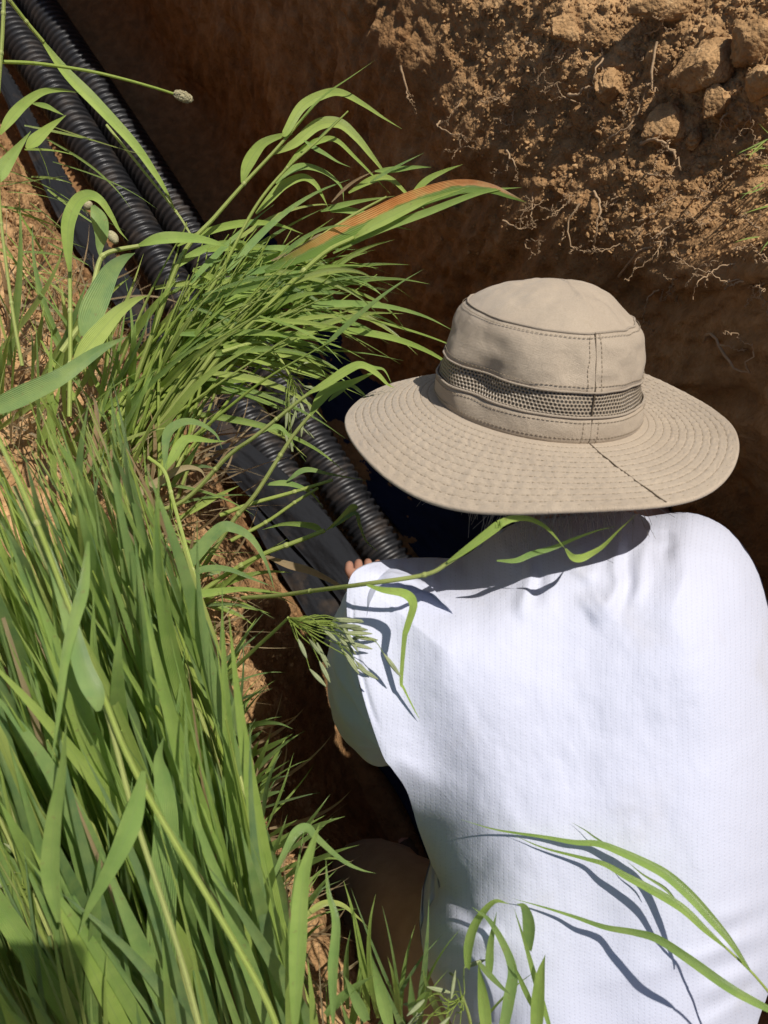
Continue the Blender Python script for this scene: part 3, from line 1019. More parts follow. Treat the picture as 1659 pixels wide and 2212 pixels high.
def build_shirt():
    out = spline(np.vstack([OUT, OUT[:1]]), 8)[:-1]
    nA = len(out)
    cen = np.array([1270, 1690.])
    rad = 1 - (1 - np.linspace(0, 1, 150)) ** 1.5
    pts2 = cen + (out - cen)[None] * rad[::-1][:, None, None] if False else cen + (out - cen)[None] * rad[:, None, None]
    p = pts2.reshape(-1, 2)
    outd = out[::4]
    dist = seg_dist(p, outd, True)
    # rounding radius (px); the seam over the left arm breaks sharply instead of rolling off
    seam = np.array([(750, 1262), (753, 1370), (786, 1510), (830, 1640)], float)
    ws = np.exp(-(seg_dist(p, seam) / 110) ** 2)
    R = 215.
    q = np.clip(dist / R, 0, 1)
    fac = 1 - .62 * ws
    e = (1 - q) * fac
    H = .185
    top = H * np.sqrt(1 - e ** 2)
    dep = .955 - top
    # the back: rounded shoulder blades, hollow of the spine, slope of the shoulders
    u, v = p[:, 0], p[:, 1]
    dep += .045 * sstep(1 - v / 2212., .30, .52)
    dep -= .012 * np.exp(-(((u - 1010) / 150) ** 2 + ((v - 1420) / 150) ** 2)) + .014 * np.exp(-(((u - 1480) / 150) ** 2 + ((v - 1370) / 170) ** 2))
    dep += .004 * np.exp(-((u - (1230 + (v - 1300) * .09)) / 70) ** 2) * sstep(v, 1200, 1420)
    dep -= .02 * np.exp(-(((u - 1330) / 330) ** 2 + ((v - 1800) / 300) ** 2))
    for poly, h, w in FOLDS:
        pl = spline(np.array(poly, float), 5)
        bb = (u > pl[:, 0].min() - 90) & (u < pl[:, 0].max() + 90) & (v > pl[:, 1].min() - 90) & (v < pl[:, 1].max() + 90)
        ii = np.where(bb)[0]
        if len(ii):
            dd = np.full(len(ii), 1e9)
            j = np.zeros(len(ii))
            for m, (a, b) in enumerate(zip(pl[:-1], pl[1:])):
                ab = b - a
                tt = np.clip(((p[ii] - a) @ ab) / (ab @ ab + 1e-9), 0, 1)
                d_ = np.linalg.norm(p[ii] - (a + tt[:, None] * ab), axis=1)
                j = np.where(d_ < dd, (m + tt) / (len(pl) - 1), j)
                dd = np.minimum(dd, d_)
            dep[ii] -= (1.15 if poly[0][1] < 1500 else .8) * h * np.exp(-(dd / (w * (.85 + .9 * j))) ** 2) * np.clip(np.sin(math.pi * np.clip(j * .93 + .07, 0, 1)) * 1.35, 0, 1)
    dep += .0022 * fbm(u / 130 + 9, v / 160 + 9, 3, 3) + .0012 * fbm(u / 40, v / 60, 23, 3)
    V = PA(np.stack([u, v, dep * DK], 1))
    uv = np.stack([(u - 1270) * .8 / FPX, (v - 1690) * .8 / FPX], 1)
    # back ring: roll under to the chest side
    ring = V[-nA:]
    c3 = ring.mean(0)
    rings = []
    for k, (sh, dp) in enumerate(((1., .02), (.97, .06), (.86, .11), (.55, .13), (.02, .14))):
        rings.append(c3 + (ring - c3) * sh + FW * dp)
    extra = np.vstack(rings)
    V = np.vstack([V, extra])
    uv = np.vstack([uv] + [uv[-nA:]] * 5)
    mb = MB()
    mb.add(V, grid_faces(150 + 5, nA, True), uv)
    # sleeves
    def sleeve(secs, seed, hem=True):
        secs = np.array(secs, float)
        secs[:, 2] *= DK
        S = spline(secs, 10)
        m = len(S)
        an = np.linspace(0, 2 * math.pi, 96, endpoint=False)
        A, K = np.meshgrid(an, np.arange(m), indexing='xy')
        sc = FPX / S[K, 2]
        rr = 1 + .10 * fbm(np.cos(A) * 2 + K * .05 + 20, np.sin(A) * 2 + K * .12 + 20, seed, 3) + .018 * np.sin(A * 5 + K * .35)
        uu = S[K, 0] + np.cos(A) * S[K, 3] * rr
        vv = S[K, 1] + np.sin(A) * S[K, 4] * rr + S[K, 5] * np.cos(A)
        pt = PA(np.stack([uu.ravel(), vv.ravel(), S[K, 2].ravel()], 1))
        uvs = np.zeros((m * 96, 2))
        mb.add(pt, grid_faces(m, 96, True), uvs)
    # (u, v, depth, half width px, half height px, skew)
    sleeve([(890, 1425, .80, 118, 165, 20), (868, 1425, .83, 122, 185, 18), (850, 1428, .88, 132, 200, 15), (838, 1440, .96, 128, 202, 10), (828, 1450, 1.03, 118, 195, 0), (826, 1455, 1.07, 108, 186, 0), (826, 1455, 1.075, 90, 165, 0)], 5)
    sleeve([(1540, 1380, .97, 70, 120, 0), (1570, 1390, 1.04, 95, 130, 0), (1600, 1400, 1.12, 95, 130, 0), (1620, 1400, 1.2, 85, 110, 0)], 9)
    o = mb.build('shirt', M_SHIRT, person)
    return o


build_shirt()


# hat ----------------------------------------------------------------
def hp(ang, r, h):
    """hat coordinates: ang 0 = back of the head (towards viewer), r radius, h height"""
    ang = np.asarray(ang)[..., None]
    r = np.asarray(r)[..., None]
    h = np.asarray(h)[..., None]
    return HATC + (np.sin(ang) * HX - np.cos(ang) * HY * 1.06) * r + HA * h


R0 = .0988                                                   # crown radius at the brim


def crown_r(hh, ang):
    """radius of the crown at height hh (0..1)"""
    hh = np.clip(hh, 0, 1.1)
    r = R0 * (1 - .035 * hh - .15 * hh ** 2.2)
    r = r * (1 + .012 * np.sin(ang * 2 + 1) + .02 * np.sin(ang * 3 + 2) * hh)
    r = r - .004 * np.clip((hh - .86) / .14, 0, 1.2) ** 2
    # dents and soft folds
    r = r + .004 * fbm(ang * 1.5 + 30, hh * 2.2 + 3, 5, 3) * np.clip(hh * 3, 0, 1) * 2
    r = r - .0035 * np.exp(-((ang + .12 - hh * .25) / .16) ** 2 - ((hh - .62) / .16) ** 2)
    r = r + .004 * np.exp(-((ang + .55) / .3) ** 2 - ((hh - .7) / .25) ** 2) - .006 * np.exp(-((ang + 1.0 - hh * .4) / .2) ** 2 - ((hh - .55) / .3) ** 2)
    return r


HC = .0868
BW = .0835                                                    # crown side height


def brim_h(r, ang):
    x = np.clip((r - R0) / BW, 0, 2)
    dr = -.0190 * x - .006 * x ** 2
    side = np.sin(ang)
    dr = dr + x ** 1.5 * (.012 * side ** 2 * np.where(side < 0, -.85, 2.6) + .006 * np.sin(ang * 3 + .6) + .004 * np.sin(ang * 5 + 1.2))
    # front half flips up a little
    return dr + np.where(side < 0, -.008, .011) * x ** 1.6 * (np.cos(ang) < 0) * np.abs(np.cos(ang))


def stitches(mb, pts, nrmv, L=.0024, gap=.0013, w=.00042, mi=1):
    """dashed thread along a polyline, lying on the surface"""
    seg = np.linalg.norm(np.diff(pts, axis=0), axis=1)
    s = np.concatenate([[0], np.cumsum(seg)])
    a = np.arange(0, s[-1] - L, L + gap)
    def at(x):
        return np.stack([np.interp(x, s, pts[:, i]) for i in range(3)], 1), np.stack([np.interp(x, s, nrmv[:, i]) for i in range(3)], 1)
    p0, n0 = at(a)
    p1, n1 = at(a + L)
    n0, n1 = nrm(n0), nrm(n1)
    t = nrm(p1 - p0)
    sd = np.cross(t, n0) * w
    v = np.stack([p0 - sd, p0 + sd, p1 + sd, p1 - sd, p0 - sd + n0 * w * 1.1, p0 + sd + n0 * w * 1.1, p1 + sd + n0 * w * 1.1, p1 - sd + n0 * w * 1.1], 1).reshape(-1, 3)
    b = (np.arange(len(a)) * 8)[:, None, None]
    f = np.array([[4, 5, 6, 7], [0, 1, 5, 4], [1, 2, 6, 5], [2, 3, 7, 6], [3, 0, 4, 7]])[None] + b
    mb.add(v, f.reshape(-1, 4), None, mi)


def surf_normals(fn, ang, par, da=.004, dp=.0006):
    a = fn(ang + da, par) - fn(ang - da, par)
    b = fn(ang, par + dp) - fn(ang, par - dp)
    n = nrm(np.cross(a, b))
    return n


def build_hat():
    NA = 360
    ang = np.linspace(0, 2 * math.pi, NA, endpoint=False)
    angw = np.where(ang > math.pi, ang - 2 * math.pi, ang)
    side = lambda a, h: hp(a, crown_r(h / HC, np.where(np.asarray(a) > math.pi, np.asarray(a) - 2 * math.pi, a)), h)
    # --- crown: lower panel, upper panel, top; the mesh band is a sub-part of its own
    mb = MB()
    def panel(h0, h1, k, puff, mbx, mi=0, uvs=1.0, inset=0.0):
        hs = np.linspace(h0, h1, k)
        A, H = np.meshgrid(angw, hs)
        q = (H - h0) / (h1 - h0)
        r = crown_r(H / HC, A) + puff * (1 - (2 * q - 1) ** 6) - inset
        v = hp(A, r, H).reshape(-1, 3)
        uv = np.stack([(A * R0).ravel(), H.ravel()], 1)
        f = grid_faces(k, NA, True)
        uvA = uv.copy()
        mbx.add(v, f, uvA, mi)
    B0, B1 = .255 * HC, .485 * HC
    panel(-.001, B0, 14, .0016, mb)
    panel(B1, HC, 26, .0016, mb)
    # crown top: dome with creases
    kk = 40
    x = np.linspace(1, 0, kk)
    A, X = np.meshgrid(angw, x)
    rt = crown_r(np.ones_like(angw), angw)[None] * X
    dome = .029 * (1 - X ** 2.2) + .0035 * fbm(rt * np.cos(A) * 26 + 40, rt * np.sin(A) * 26 + 40, 3, 3) * (1 - X ** 4) * 2 + .003 * np.exp(-((A - .35) / .09) ** 2) * X * (1 - X) * 3
    v = hp(A, rt, HC + dome).reshape(-1, 3)
    mb.add(v, grid_faces(kk, NA, True), np.stack([(rt * np.sin(A)).ravel(), (rt * np.cos(A)).ravel()], 1))
    # piping at the top seam and the band edges
    def piping(h, rad, dr=.0014, mbx=None, mi=0):
        p = side(angw, np.full(NA, h))
        n = surf_normals(side, angw, np.full(NA, h))
        n = n * np.sign((n * (p - HATC)).sum(1))[:, None]
        p = p + n * dr
        c = np.vstack([p, p[:2]])
        add_tube(mbx or mb, c, rad, 6, mi, 0, False)
    piping(HC, .0011, .0004)
    piping(B0, .0012, .0014)
    piping(B1, .0010, .0014)
    # stitches
    def ring_st(h, dr=.0019):
        a = np.linspace(-math.pi, math.pi, 700)
        p = side(a, np.full(700, h))
        n = surf_normals(side, a, np.full(700, h))
        n = n * np.sign((n * (p - HATC - HA * h)).sum(1))[:, None]
        stitches(mb, p + n * dr, n, .0026, .0013, .00028)
    ring_st(HC - .0035)
    ring_st(B1 + .0042)
    ring_st(B0 - .0042)
    ring_st(.0045)
    # vertical back seam with double stitching
    for da, w in ((-.075, 0), (.0, 1), (.065, 0)):
        for h0, h1 in ((.001, B0 - .001), (B1 + .001, HC)):
            hs = np.linspace(h0, h1, 40)
            a = np.full(40, .255 + da) + .004 * np.sin(hs * 300)
            p = side(a, hs)
            n = surf_normals(side, a, hs)
            n = n * np.sign((n * (p - HATC - HA * .04)).sum(1))[:, None]
            if w:
                add_tube(mb, p + n * .0012, .0006, 5, 2)
            else:
                stitches(mb, p + n * .0018, n, .0026, .0013, .00028)
    hat = mb.build('hat', [M_HAT, M_THREAD, M_SEAM], person)
    # --- mesh band
    m2 = MB()
    panel(B0 - .001, B1 + .001, 8, .0, m2, 0, 1, .0007)
    hs = np.linspace(B0, B1, 12)
    p = side(np.full(12, .255), hs)
    add_tube(m2, p + nrm(p - HATC) * .0, .0009, 5, 1)
    m2.build('mesh_band', [M_BAND, M_SEAM], hat)
    # --- brim
    m3 = MB()
    KR = 220
    rr = np.linspace(R0 - .001, R0 + BW, KR)
    A, Rr = np.meshgrid(angw, rr)
    rings = np.linspace(R0 + .0070, R0 + BW - .008, 11)
    groove = np.zeros_like(Rr)
    for r0 in rings:
        groove += np.exp(-((Rr - r0) / .00085) ** 2)
    H = brim_h(Rr, A) - .0006 * groove + .0006 * np.sin(A * 95 + fbm(A * 9 + 30, Rr * 200, 7, 2) * 5) * np.clip((Rr - R0) / .02, 0, 1) * (1 - .5 * groove)
    top = hp(A, Rr, H)
    bs = (angw > 0) & True
    # rolled edge and the underside
    edge = []
    for th in np.linspace(0, math.pi, 8)[1:]:
        edge.append(hp(angw, rr[-1] + .0022 * np.sin(th), brim_h(np.full(NA, rr[-1]), angw) - .0022 + .0022 * np.cos(th)))
    under = hp(A[::-8], Rr[::-8], brim_h(Rr[::-8], A[::-8]) - .0044)
    allv = np.concatenate([top, np.array(edge), under], 0)
    A2 = np.concatenate([A, np.repeat(angw[None], 7, 0), A[::-8]], 0)
    R2 = np.concatenate([Rr, np.full((7, NA), rr[-1]), Rr[::-8]], 0)
    uv = np.stack([(R2 * np.sin(A2)).ravel(), (R2 * np.cos(A2)).ravel()], 1)
    m3.add(allv.reshape(-1, 3), grid_faces(allv.shape[0], NA, True), uv)
    bs_ = lambda a, r: hp(a, r, brim_h(r, a))
    for r0 in list(rings) + [R0 + BW - .0036]:
        a = np.linspace(-math.pi, math.pi, 900)
        p = bs_(a, np.full(900, r0))
        n = surf_normals(bs_, a, np.full(900, r0))
        n = n * np.sign(n @ HA)[:, None]
        stitches(m3, p - n * .00065, n, .0026, .0013, .00028)
    # radial seam of the brim
    r = np.linspace(R0, R0 + BW + .0005, 60)
    a = .27 + .13 * (r - R0) / BW + .0025 * np.sin((r - R0) * 300)
    p = bs_(a, r)
    n = surf_normals(bs_, a, r)
    n = n * np.sign(n @ HA)[:, None]
    add_tube(m3, p + n * .0001, .0006, 5, 2)
    m3.build('brim', [M_HAT, M_THREAD, M_SEAM], hat)
    return hat


build_hat()

# hair: wisps that show under the brim
mb = MB()
for i in range(240):
    a = random.uniform(-.7, .95)
    s = hp(np.array([a]), np.array([.094]), np.array([-.02]))[0]
    dirv = nrm(-HA * .9 + (s - HATC) * 4 + RNG.normal(0, .25, 3) - FW * .1)
    q = [s]
    L = random.uniform(.05, .085)
    for k in range(4):
        dirv = nrm(dirv + RNG.normal(0, .22, 3))
        q.append(q[-1] + dirv * L / 4)
    add_tube(mb, spline(q, 4), np.linspace(.00045, .00015, 17), 4)
mb.build('hair', M_HAIR, person)

# ------------------------------------------------------------------ grass
# crops used while tracing: offsets and scales into the 1659 x 2212 frame
def c1(*p): return [(x / 3, y / 3) for x, y in p]
def c2(*p): return [(553 + x / 3, y / 3) for x, y in p]
def c4(*p): return [(x / 3, 553 + y / 3) for x, y in p]
def c5(*p): return [(553 + x / 3, 553 + y / 3) for x, y in p]
def c7(*p): return [(x / 3, 1106 + y / 3) for x, y in p]
def c8(*p): return [(553 + x / 3, 1106 + y / 3) for x, y in p]
def c10(*p): return [(x / 3, 1659 + y / 3) for x, y in p]
def c11(*p): return [(553 + x / 3, 1659 + y / 3) for x, y in p]
def c12(*p): return [(1106 + x / 3, 1659 + y / 3) for x, y in p]
def cn(*p): return [(669.6 + x * .2604, 1053 + y * .2604) for x, y in p]
def ch(*p): return [(1080 + x * .3489, 810 + y * .3489) for x, y in p]


def path(uv, d0, d1, bow=0.):
    uv = np.asarray(uv, float)
    s = np.concatenate([[0], np.cumsum(np.hypot(*np.diff(uv, axis=0).T))])
    s /= s[-1]
    d = d0 + (d1 - d0) * s - bow * np.sin(math.pi * s) if not isinstance(d0, (list, tuple)) else np.interp(s, np.linspace(0, 1, len(d0)), d0)
    return spline(PA(np.column_stack([uv, d])), 7)


def px(w, d):                # width in frame px -> metres at depth d
    return w * d / FPX


def plant(name, label, cat, stems=(), leaves=(), group='tall grasses on the near bank'):
    """stems: (uv, d0, d1, px0, px1, tint)  leaves: (uv, d0, d1, px, tint, twist0, twist1[, material])"""
    first = stems[0] if stems else leaves[0]
    d0 = first[1] if not isinstance(first[1], (list, tuple)) else first[1][0]
    o = empty(name, P(first[0][0][0], first[0][0][1], d0), label, cat, group)
    for st in stems:
        p = path(st[0], st[1], st[2])
        dm_ = st[1] if not isinstance(st[1], (list, tuple)) else st[1][0]
        mb = MB()
        n = len(p)
        r = np.linspace(px(st[3], dm_), px(st[4], dm_), n) / 2
        add_tube(mb, p, r, 8, 0, st[5])
        for k in (n // 3, 2 * n // 3):          # nodes
            t = nrm(p[min(k + 1, n - 1)] - p[k - 1])
            add_tube(mb, [p[k] - t * r[k] * 1.4, p[k] - t * r[k] * .5, p[k] + t * r[k] * .5, p[k] + t * r[k] * 1.4], [r[k] * .9, r[k] * 1.3, r[k] * 1.3, r[k] * .9], 8, 0, .95)
        mb.build('stem', M_STEM, o)
    for lf in leaves:
        p = path(lf[0], lf[1], lf[2])
        dm_ = lf[1] if not isinstance(lf[1], (list, tuple)) else lf[1][0]
        mb = MB()
        add_leaf(mb, p, px(lf[3], dm_), lf[5], lf[6], tint=lf[4], fold=.3, base=.22)
        mb.build('leaf', lf[7] if len(lf) > 7 else M_LEAF, o)
    return o


plant('grass_stalk', 'tallest grass stalk with arching leaves against the dark wall', 'grass stalk',
      [([(262, 905), (330, 720), (393, 553), (463, 470), (527, 397), (596, 323), (676, 230)], [.95, .9, .87, .86, .85], 0, 11, 5, .75)],
      [([(640, 272), (676, 230), (713, 197), (760, 165), (810, 130)], .85, .83, 8, .55, .9, 1.1),
       (c2((170, 880), (200, 850), (300, 690), (450, 610), (560, 605), (700, 680), (820, 760), (945, 835)), .85, .86, 22, .75, .3, .7),
       (c2((100, 1000), (250, 930), (400, 810), (540, 800), (650, 890), (740, 1000), (810, 1090), (900, 1210)), .86, .88, 24, .8, .2, .5),
       (c1((1570, 1185), (1600, 1080), (1659, 980), (1720, 920), (1830, 878), (1900, 870)), .87, .86, 26, .7, .2, .4)])
plant('grass_stalk', 'second tall stalk with drooping narrow leaves just below the tallest', 'grass stalk',
      [([(275, 930), (380, 740), (470, 600), (550, 450), (620, 363), (680, 310), (752, 240)], [.95, .9, .87, .86, .85], 0, 9, 3, .7)],
      [(c2((180, 1105), (300, 970), (420, 910), (520, 910), (640, 1020), (760, 1140), (870, 1255)), .87, .88, 14, .65, .3, .8),
       (c2((310, 910), (380, 960), (450, 1000), (530, 1050), (615, 1085)), .86, .87, 13, .35, .6, 1.),
       (c2((130, 1190), (220, 1110), (320, 1080), (450, 1120), (550, 1210), (570, 1310)), .87, .89, 18, .4, .5, .9),
       (c2((0, 1385), (90, 1290), (180, 1200), (300, 1150), (380, 1190), (430, 1270), (465, 1340)), .88, .89, 20, .7, .2, .6),
       (c2((400, 900), (470, 840), (530, 780), (600, 720)), .86, .85, 7, .2, .8, .9)])
plant('grass_stalk', 'slanting stalk with a thin reddish leaf edge, reaching right over the trench', 'grass stalk',
      [([(290, 980), (420, 820), (520, 680), (600, 590), (680, 520), (760, 466), (835, 425)], [.95, .9, .88, .87, .86], 0, 11, 4, .8)],
      [(c2((740, 1180), (840, 1120), (960, 1055), (1090, 990)), .86, .85, 9, .3, .6, .8), (c2((770, 1110), (900, 1100), (1030, 1085), (1137, 1083)), .86, .86, 14, .45, .5, .6),
       (c2((600, 1250), (720, 1180), (820, 1150), (900, 1180), (1000, 1280), (1150, 1400)), .87, .88, 16, .75, .2, .7),
       (c2((490, 1310), (590, 1210), (680, 1150), (770, 1110)), .87, .86, 7, .3, .4, .4, M_DRY),
       (c2((420, 1370), (560, 1330), (700, 1300), (900, 1270)), .88, .87, 13, .5, .4, .6),
       (c2((480, 1370), (600, 1365), (740, 1400), (880, 1460), (1020, 1493)), .88, .89, 15, .4, .4, .7)])
plant('grass_stalk', 'grass stalk whose long leaf is striped bright orange', 'grass stalk',
      [([(330, 960), (450, 800), (560, 680), (690, 555), (765, 513)], [.94, .9, .87, .86], 0, 12, 8, .7)],
      [(c2((60, 1760), (320, 1640), (560, 1520), (760, 1425), (980, 1315), (1220, 1232), (1380, 1207), (1530, 1225), (1659, 1275), (1750, 1310)), .87, .85, 46, .6, 0, .1, M_ORANGE),
       (c2((640, 1540), (760, 1460), (900, 1390), (1050, 1320), (1130, 1290), (1380, 1210)), .855, .85, 24, .8, .2, .3),
       (c2((500, 1640), (800, 1490), (1100, 1380), (1400, 1265), (1560, 1228), (1720, 1215)), .865, .85, 17, .5, .2, .5),
       (c2((980, 1300), (1100, 1175), (1220, 1110), (1340, 1065)), .86, .85, 15, .7, .3, .6),
       (c2((100, 1690), (300, 1600), (420, 1520), (540, 1525)), .87, .87, 10, .4, .4, .8, M_DRY)])
plant('grass_stalk', 'stalk arching down to the left side of the hat brim', 'grass stalk',
      [(c4((760, 1659), (1150, 1610), (1480, 1295), (1659, 1165)) + c5((330, 900), (600, 722)), [.9, .86, .8, .77], 0, 10, 6, .85)],
      [(c5((330, 895), (450, 830), (600, 735), (690, 708), (790, 770), (850, 830), (900, 855)), .77, .76, 20, .7, .2, .6),
       (c5((600, 720), (680, 705), (760, 725), (830, 740), (880, 830)), .77, .77, 13, .5, .5, .9)])
plant('grass_stalk', 'leaning stalk with a broad lit blade left of the hat brim', 'grass stalk',
      [([(430, 1240), (500, 1130), (553, 1066), (625, 953), (670, 896)], [.9, .84, .8], 0, 11, 7, .9)],
      [(c5((350, 1035), (400, 950), (450, 890), (520, 850), (620, 820), (720, 775), (790, 745)), .8, .78, 24, .6, .1, .5),
       (c5((470, 940), (540, 880), (610, 840), (690, 890), (720, 930)), .8, .79, 14, .35, .5, .9),
       (c5((0, 1165), (80, 1115), (150, 1110), (210, 1165), (240, 1220), (325, 1335)), .86, .88, 13, .4, .3, 1.)])
plant('grass_stalk', 'long stalk lying across the white shoulder with looping leaf', 'grass stalk',
      [(cn((-560, 915), (-260, 895), (0, 860), (460, 800), (950, 725), (1140, 630), (1270, 545)), [.78, .70, .612, .588, .576], 0, 9, 7, .9)],
      [(cn((1140, 620), (1260, 540), (1450, 400), (1560, 315)) + ch((0, 922), (80, 890), (180, 892), (280, 940), (350, 1010), (410, 1085)), [0.576, 0.572, 0.568, 0.576, 0.588], 0, 20, .7, 0., .3),
       (ch((405, 1075), (450, 1128), (500, 1135), (560, 1110), (640, 1060), (740, 960), (845, 862)), [0.588, 0.592, 0.588, 0.576], 0, 18, .75, -.1, .9),
       (ch((-20, 1150), (100, 1150), (200, 1110), (330, 1072), (450, 1020), (600, 965), (730, 935)), [0.6, 0.604, 0.604, 0.6], 0, 15, .3, .3, .8),
       (cn((470, 808), (600, 850), (750, 872), (820, 905), (850, 950), (850, 1010), (800, 1170), (780, 1260)) + c8((940, 1090), (960, 1150), (1030, 1290), (1066, 1352)), [0.588, 0.588, 0.596, 0.612, 0.62], 0, 22, .65, .2, .9)])
plant('grass_stalk', 'forked grass stalk crossing the lower right of the white shirt', 'grass stalk',
      [([(3500, 2250), (2600, 2620), (1960, 2440)] + c12((1760, 1550), (1659, 1445), (1540, 1310), (1380, 1160)), [.46, .475, .49, .505, .515, .528, .538, .552], 0, 8, 6, .55)],
      [(c12((1385, 1165), (1250, 1045), (1100, 905), (900, 785), (740, 700), (600, 622), (450, 580), (200, 515), (0, 430)), [0.552, 0.564, 0.576, 0.592, 0.6], 0, 20, .5, .2, .6),
       (c12((1540, 1310), (1420, 1130), (1300, 985), (1150, 820), (1000, 690), (850, 608), (700, 540), (560, 490), (400, 480), (200, 445), (-100, 400), (-330, 335)), [0.544, 0.56, 0.576, 0.588, 0.596, 0.6016], 0, 25, .45, .3, .4),
       (c12((1060, 850), (980, 770), (850, 690), (740, 600)), .572, .584, 10, .3, .7, .9),
       (c12((600, 485), (540, 450), (470, 400), (380, 350)), .592, .60, 6, .2, .8, .9)])
plant('grass_stalk', 'single narrow blade sagging across the shirt below the forked stalk', 'grass blade',
      [([(3500, 2350), (2600, 2700), (1950, 2360), (1740, 2225), (1689, 2196)], [.46, .48, .50, .515, .523], 0, 8, 6, .45)],
      [(c12((1750, 1610), (1659, 1560), (1420, 1430), (1150, 1240), (950, 1110), (800, 1065), (600, 1030), (400, 962), (200, 900), (0, 845)), [0.524, 0.528, 0.544, 0.568, 0.588, 0.596], 0, 22, .4, .3, .5)])
plant('grass_stalk', 'long straight blade slicing down over the pipes from the top left corner', 'grass blade',
      [(c1((0, -60), (60, 0), (170, 140), (280, 270)), .85, .9, 8, 8, .6), (c1((690, 810), (900, 1070), (1140, 1370), (1235, 1520)), .95, .97, 6, 5, .8)],
      [(c1((270, 260), (430, 470), (620, 665), (860, 925), (1000, 1120), (1080, 1250), (1150, 1395)), [.9, .93, .96], 0, 26, .65, .1, .6)])
plant('grass_stalk', 'folded wide leaf making an upside down U by the brown bank', 'grass leaf',
      [([(150, 900), (152, 740), (151, 580)], .82, .82, 10, 9, .7)],
      [(c1((452, 1760), (440, 1600), (445, 1440), (500, 1310), (575, 1268), (650, 1300), (720, 1400), (770, 1490), (830, 1560)), [.81, .80, .80, .82], 0, 29, .6, .1, .7),
       (c1((600, 1330), (640, 1420), (655, 1520), (645, 1600), (650, 1680)), .83, .84, 36, .2, .3, .3)])
plant('grass_stalk', 'broad blue green leaf above the folded stem with sharp knee', 'grass leaf',
      [(c4((400, 620), (500, 480), (545, 430), (590, 260), (640, 50), (680, -10), (760, -40), (900, -65)), .82, .84, 13, 9, .95)],
      [(c4((535, 520), (580, 400), (650, 240), (720, 100), (800, 20), (875, -20)), .82, .83, 52, .12, .1, .2),
       (c4((480, 690), (560, 600), (660, 480), (760, 370), (870, 290), (960, 255)), .81, .83, 40, .85, .1, .2),
       (c1((900, 1590), (1050, 1545), (1250, 1545), (1400, 1575), (1480, 1600)), .84, .86, 26, .55, .3, .6)])
plant('grass_stalk', 'wide dark blade running up right from the left edge', 'grass blade', [],
      [(c4((-120, 1010), (0, 970), (200, 880), (400, 780), (600, 640), (720, 570), (830, 520)), [.62, .63, .66], 0, 44, .1, .1, .4)])
plant('grass_stalk', 'pale folded blade with cut end at the upper left edge', 'grass blade', [],
      [(c1((-40, 1200), (20, 1090), (100, 980), (200, 850)), .8, .82, 30, .45, .1, .1), (c1((170, 960), (240, 900), (330, 820), (430, 745)), .82, .83, 26, .7, .3, .5),
       (c1((0, 870), (60, 780), (150, 680), (270, 600), (390, 585), (515, 600)), .82, .84, 22, .6, .2, .5), (c1((210, 670), (300, 690), (360, 720), (420, 750)), .83, .84, 12, .5, .4, .6)])
plant('grass_stalk', 'thin upright stem along the left picture edge', 'grass stalk',
      [([(48, 790), (30, 690), (12, 560), (0, 450), (-8, 300)], .8, .78, 8, 6, .85), ([(-4, 200), (5, 80), (10, -40)], .8, .78, 8, 8, .8)], [])
plant('grass_stalk', 'thick yellow green stem cutting diagonally through the lower left grass', 'grass stalk',
      [([(620, 2300), (560, 2130), (310, 1700), (215, 1480), (80, 1130), (0, 955), (-60, 830)], [0.48, 0.464, 0.448, 0.44], 0, 15, 9, .62)],
      [(c7((640, 1290), (620, 1180), (540, 1000), (430, 620), (300, 220), (190, 50)), [0.44, 0.448, 0.456], 0, 46, .2, .25, .5),
       (c7((570, 190), (540, 480), (480, 700), (420, 960), (380, 1300), (330, 1659)), [0.456, 0.44, 0.416], 0, 28, .35, .5, .2)])
plant('grass_stalk', 'second yellow stem parallel to the thick one with broad sheath', 'grass stalk',
      [([(480, 2420), (400, 2100), (290, 1760), (220, 1500), (145, 1320), (60, 1120), (30, 1050)], [0.48, 0.464, 0.456], 0, 13, 9, .95)],
      [(c10((380, 1000), (330, 700), (350, 350), (400, 50), (430, -300)), [0.448, 0.424, 0.4], 0, 40, .45, .5, .2)])
plant('grass_stalk', 'broad green blade folded over at the lower edge of the thick grass', 'grass blade',
      [], [(c10((1070, 2100), (1060, 1500), (1050, 1000), (1080, 400), (1060, 100), (1030, -60), (1060, -200)), [.66, .55, .5, .48], 0, 50, .3, .1, .3)])
plant('grass_stalk', 'short slanting blade lying across the other lower left blades', 'grass blade',
      [], [(c10((930, 20), (870, 280), (800, 480), (690, 700), (580, 900), (510, 1080)), [.45, .45, .46], 0, 46, .4, .2, .2)])
plant('grass_stalk', 'tall bright blade right at the edge of the bank, bottom centre', 'grass blade',
      [([(668, 2300), (640, 2150), (600, 2000), (560, 1870), (525, 1700), (500, 1640)], [.6, .6, .62], 0, 15, 9, .9)],
      [(c11((250, 1750), (270, 1200), (300, 750), (360, 520), (415, 355)), [.48, .47, .47], 0, 38, .55, .1, .3),
       (c11((60, 820), (210, 500), (270, 410), (335, 390), (400, 460), (560, 600), (680, 660), (778, 683)), [.55, .56, .58, .6], 0, 22, .25, .2, .7),
       (c11((500, 1659), (500, 1300), (520, 1000), (470, 800), (452, 580)), [.5, .5, .52], 0, 24, .35, .3, .5)])
plant('grass_stalk', 'yellowing arched leaf over the dark trousers', 'grass leaf', [],
      [(c11((290, 1000), (370, 920), (460, 875), (560, 890), (650, 960), (730, 1035)), .72, .74, 15, .98, .3, .6, M_LEAF)])
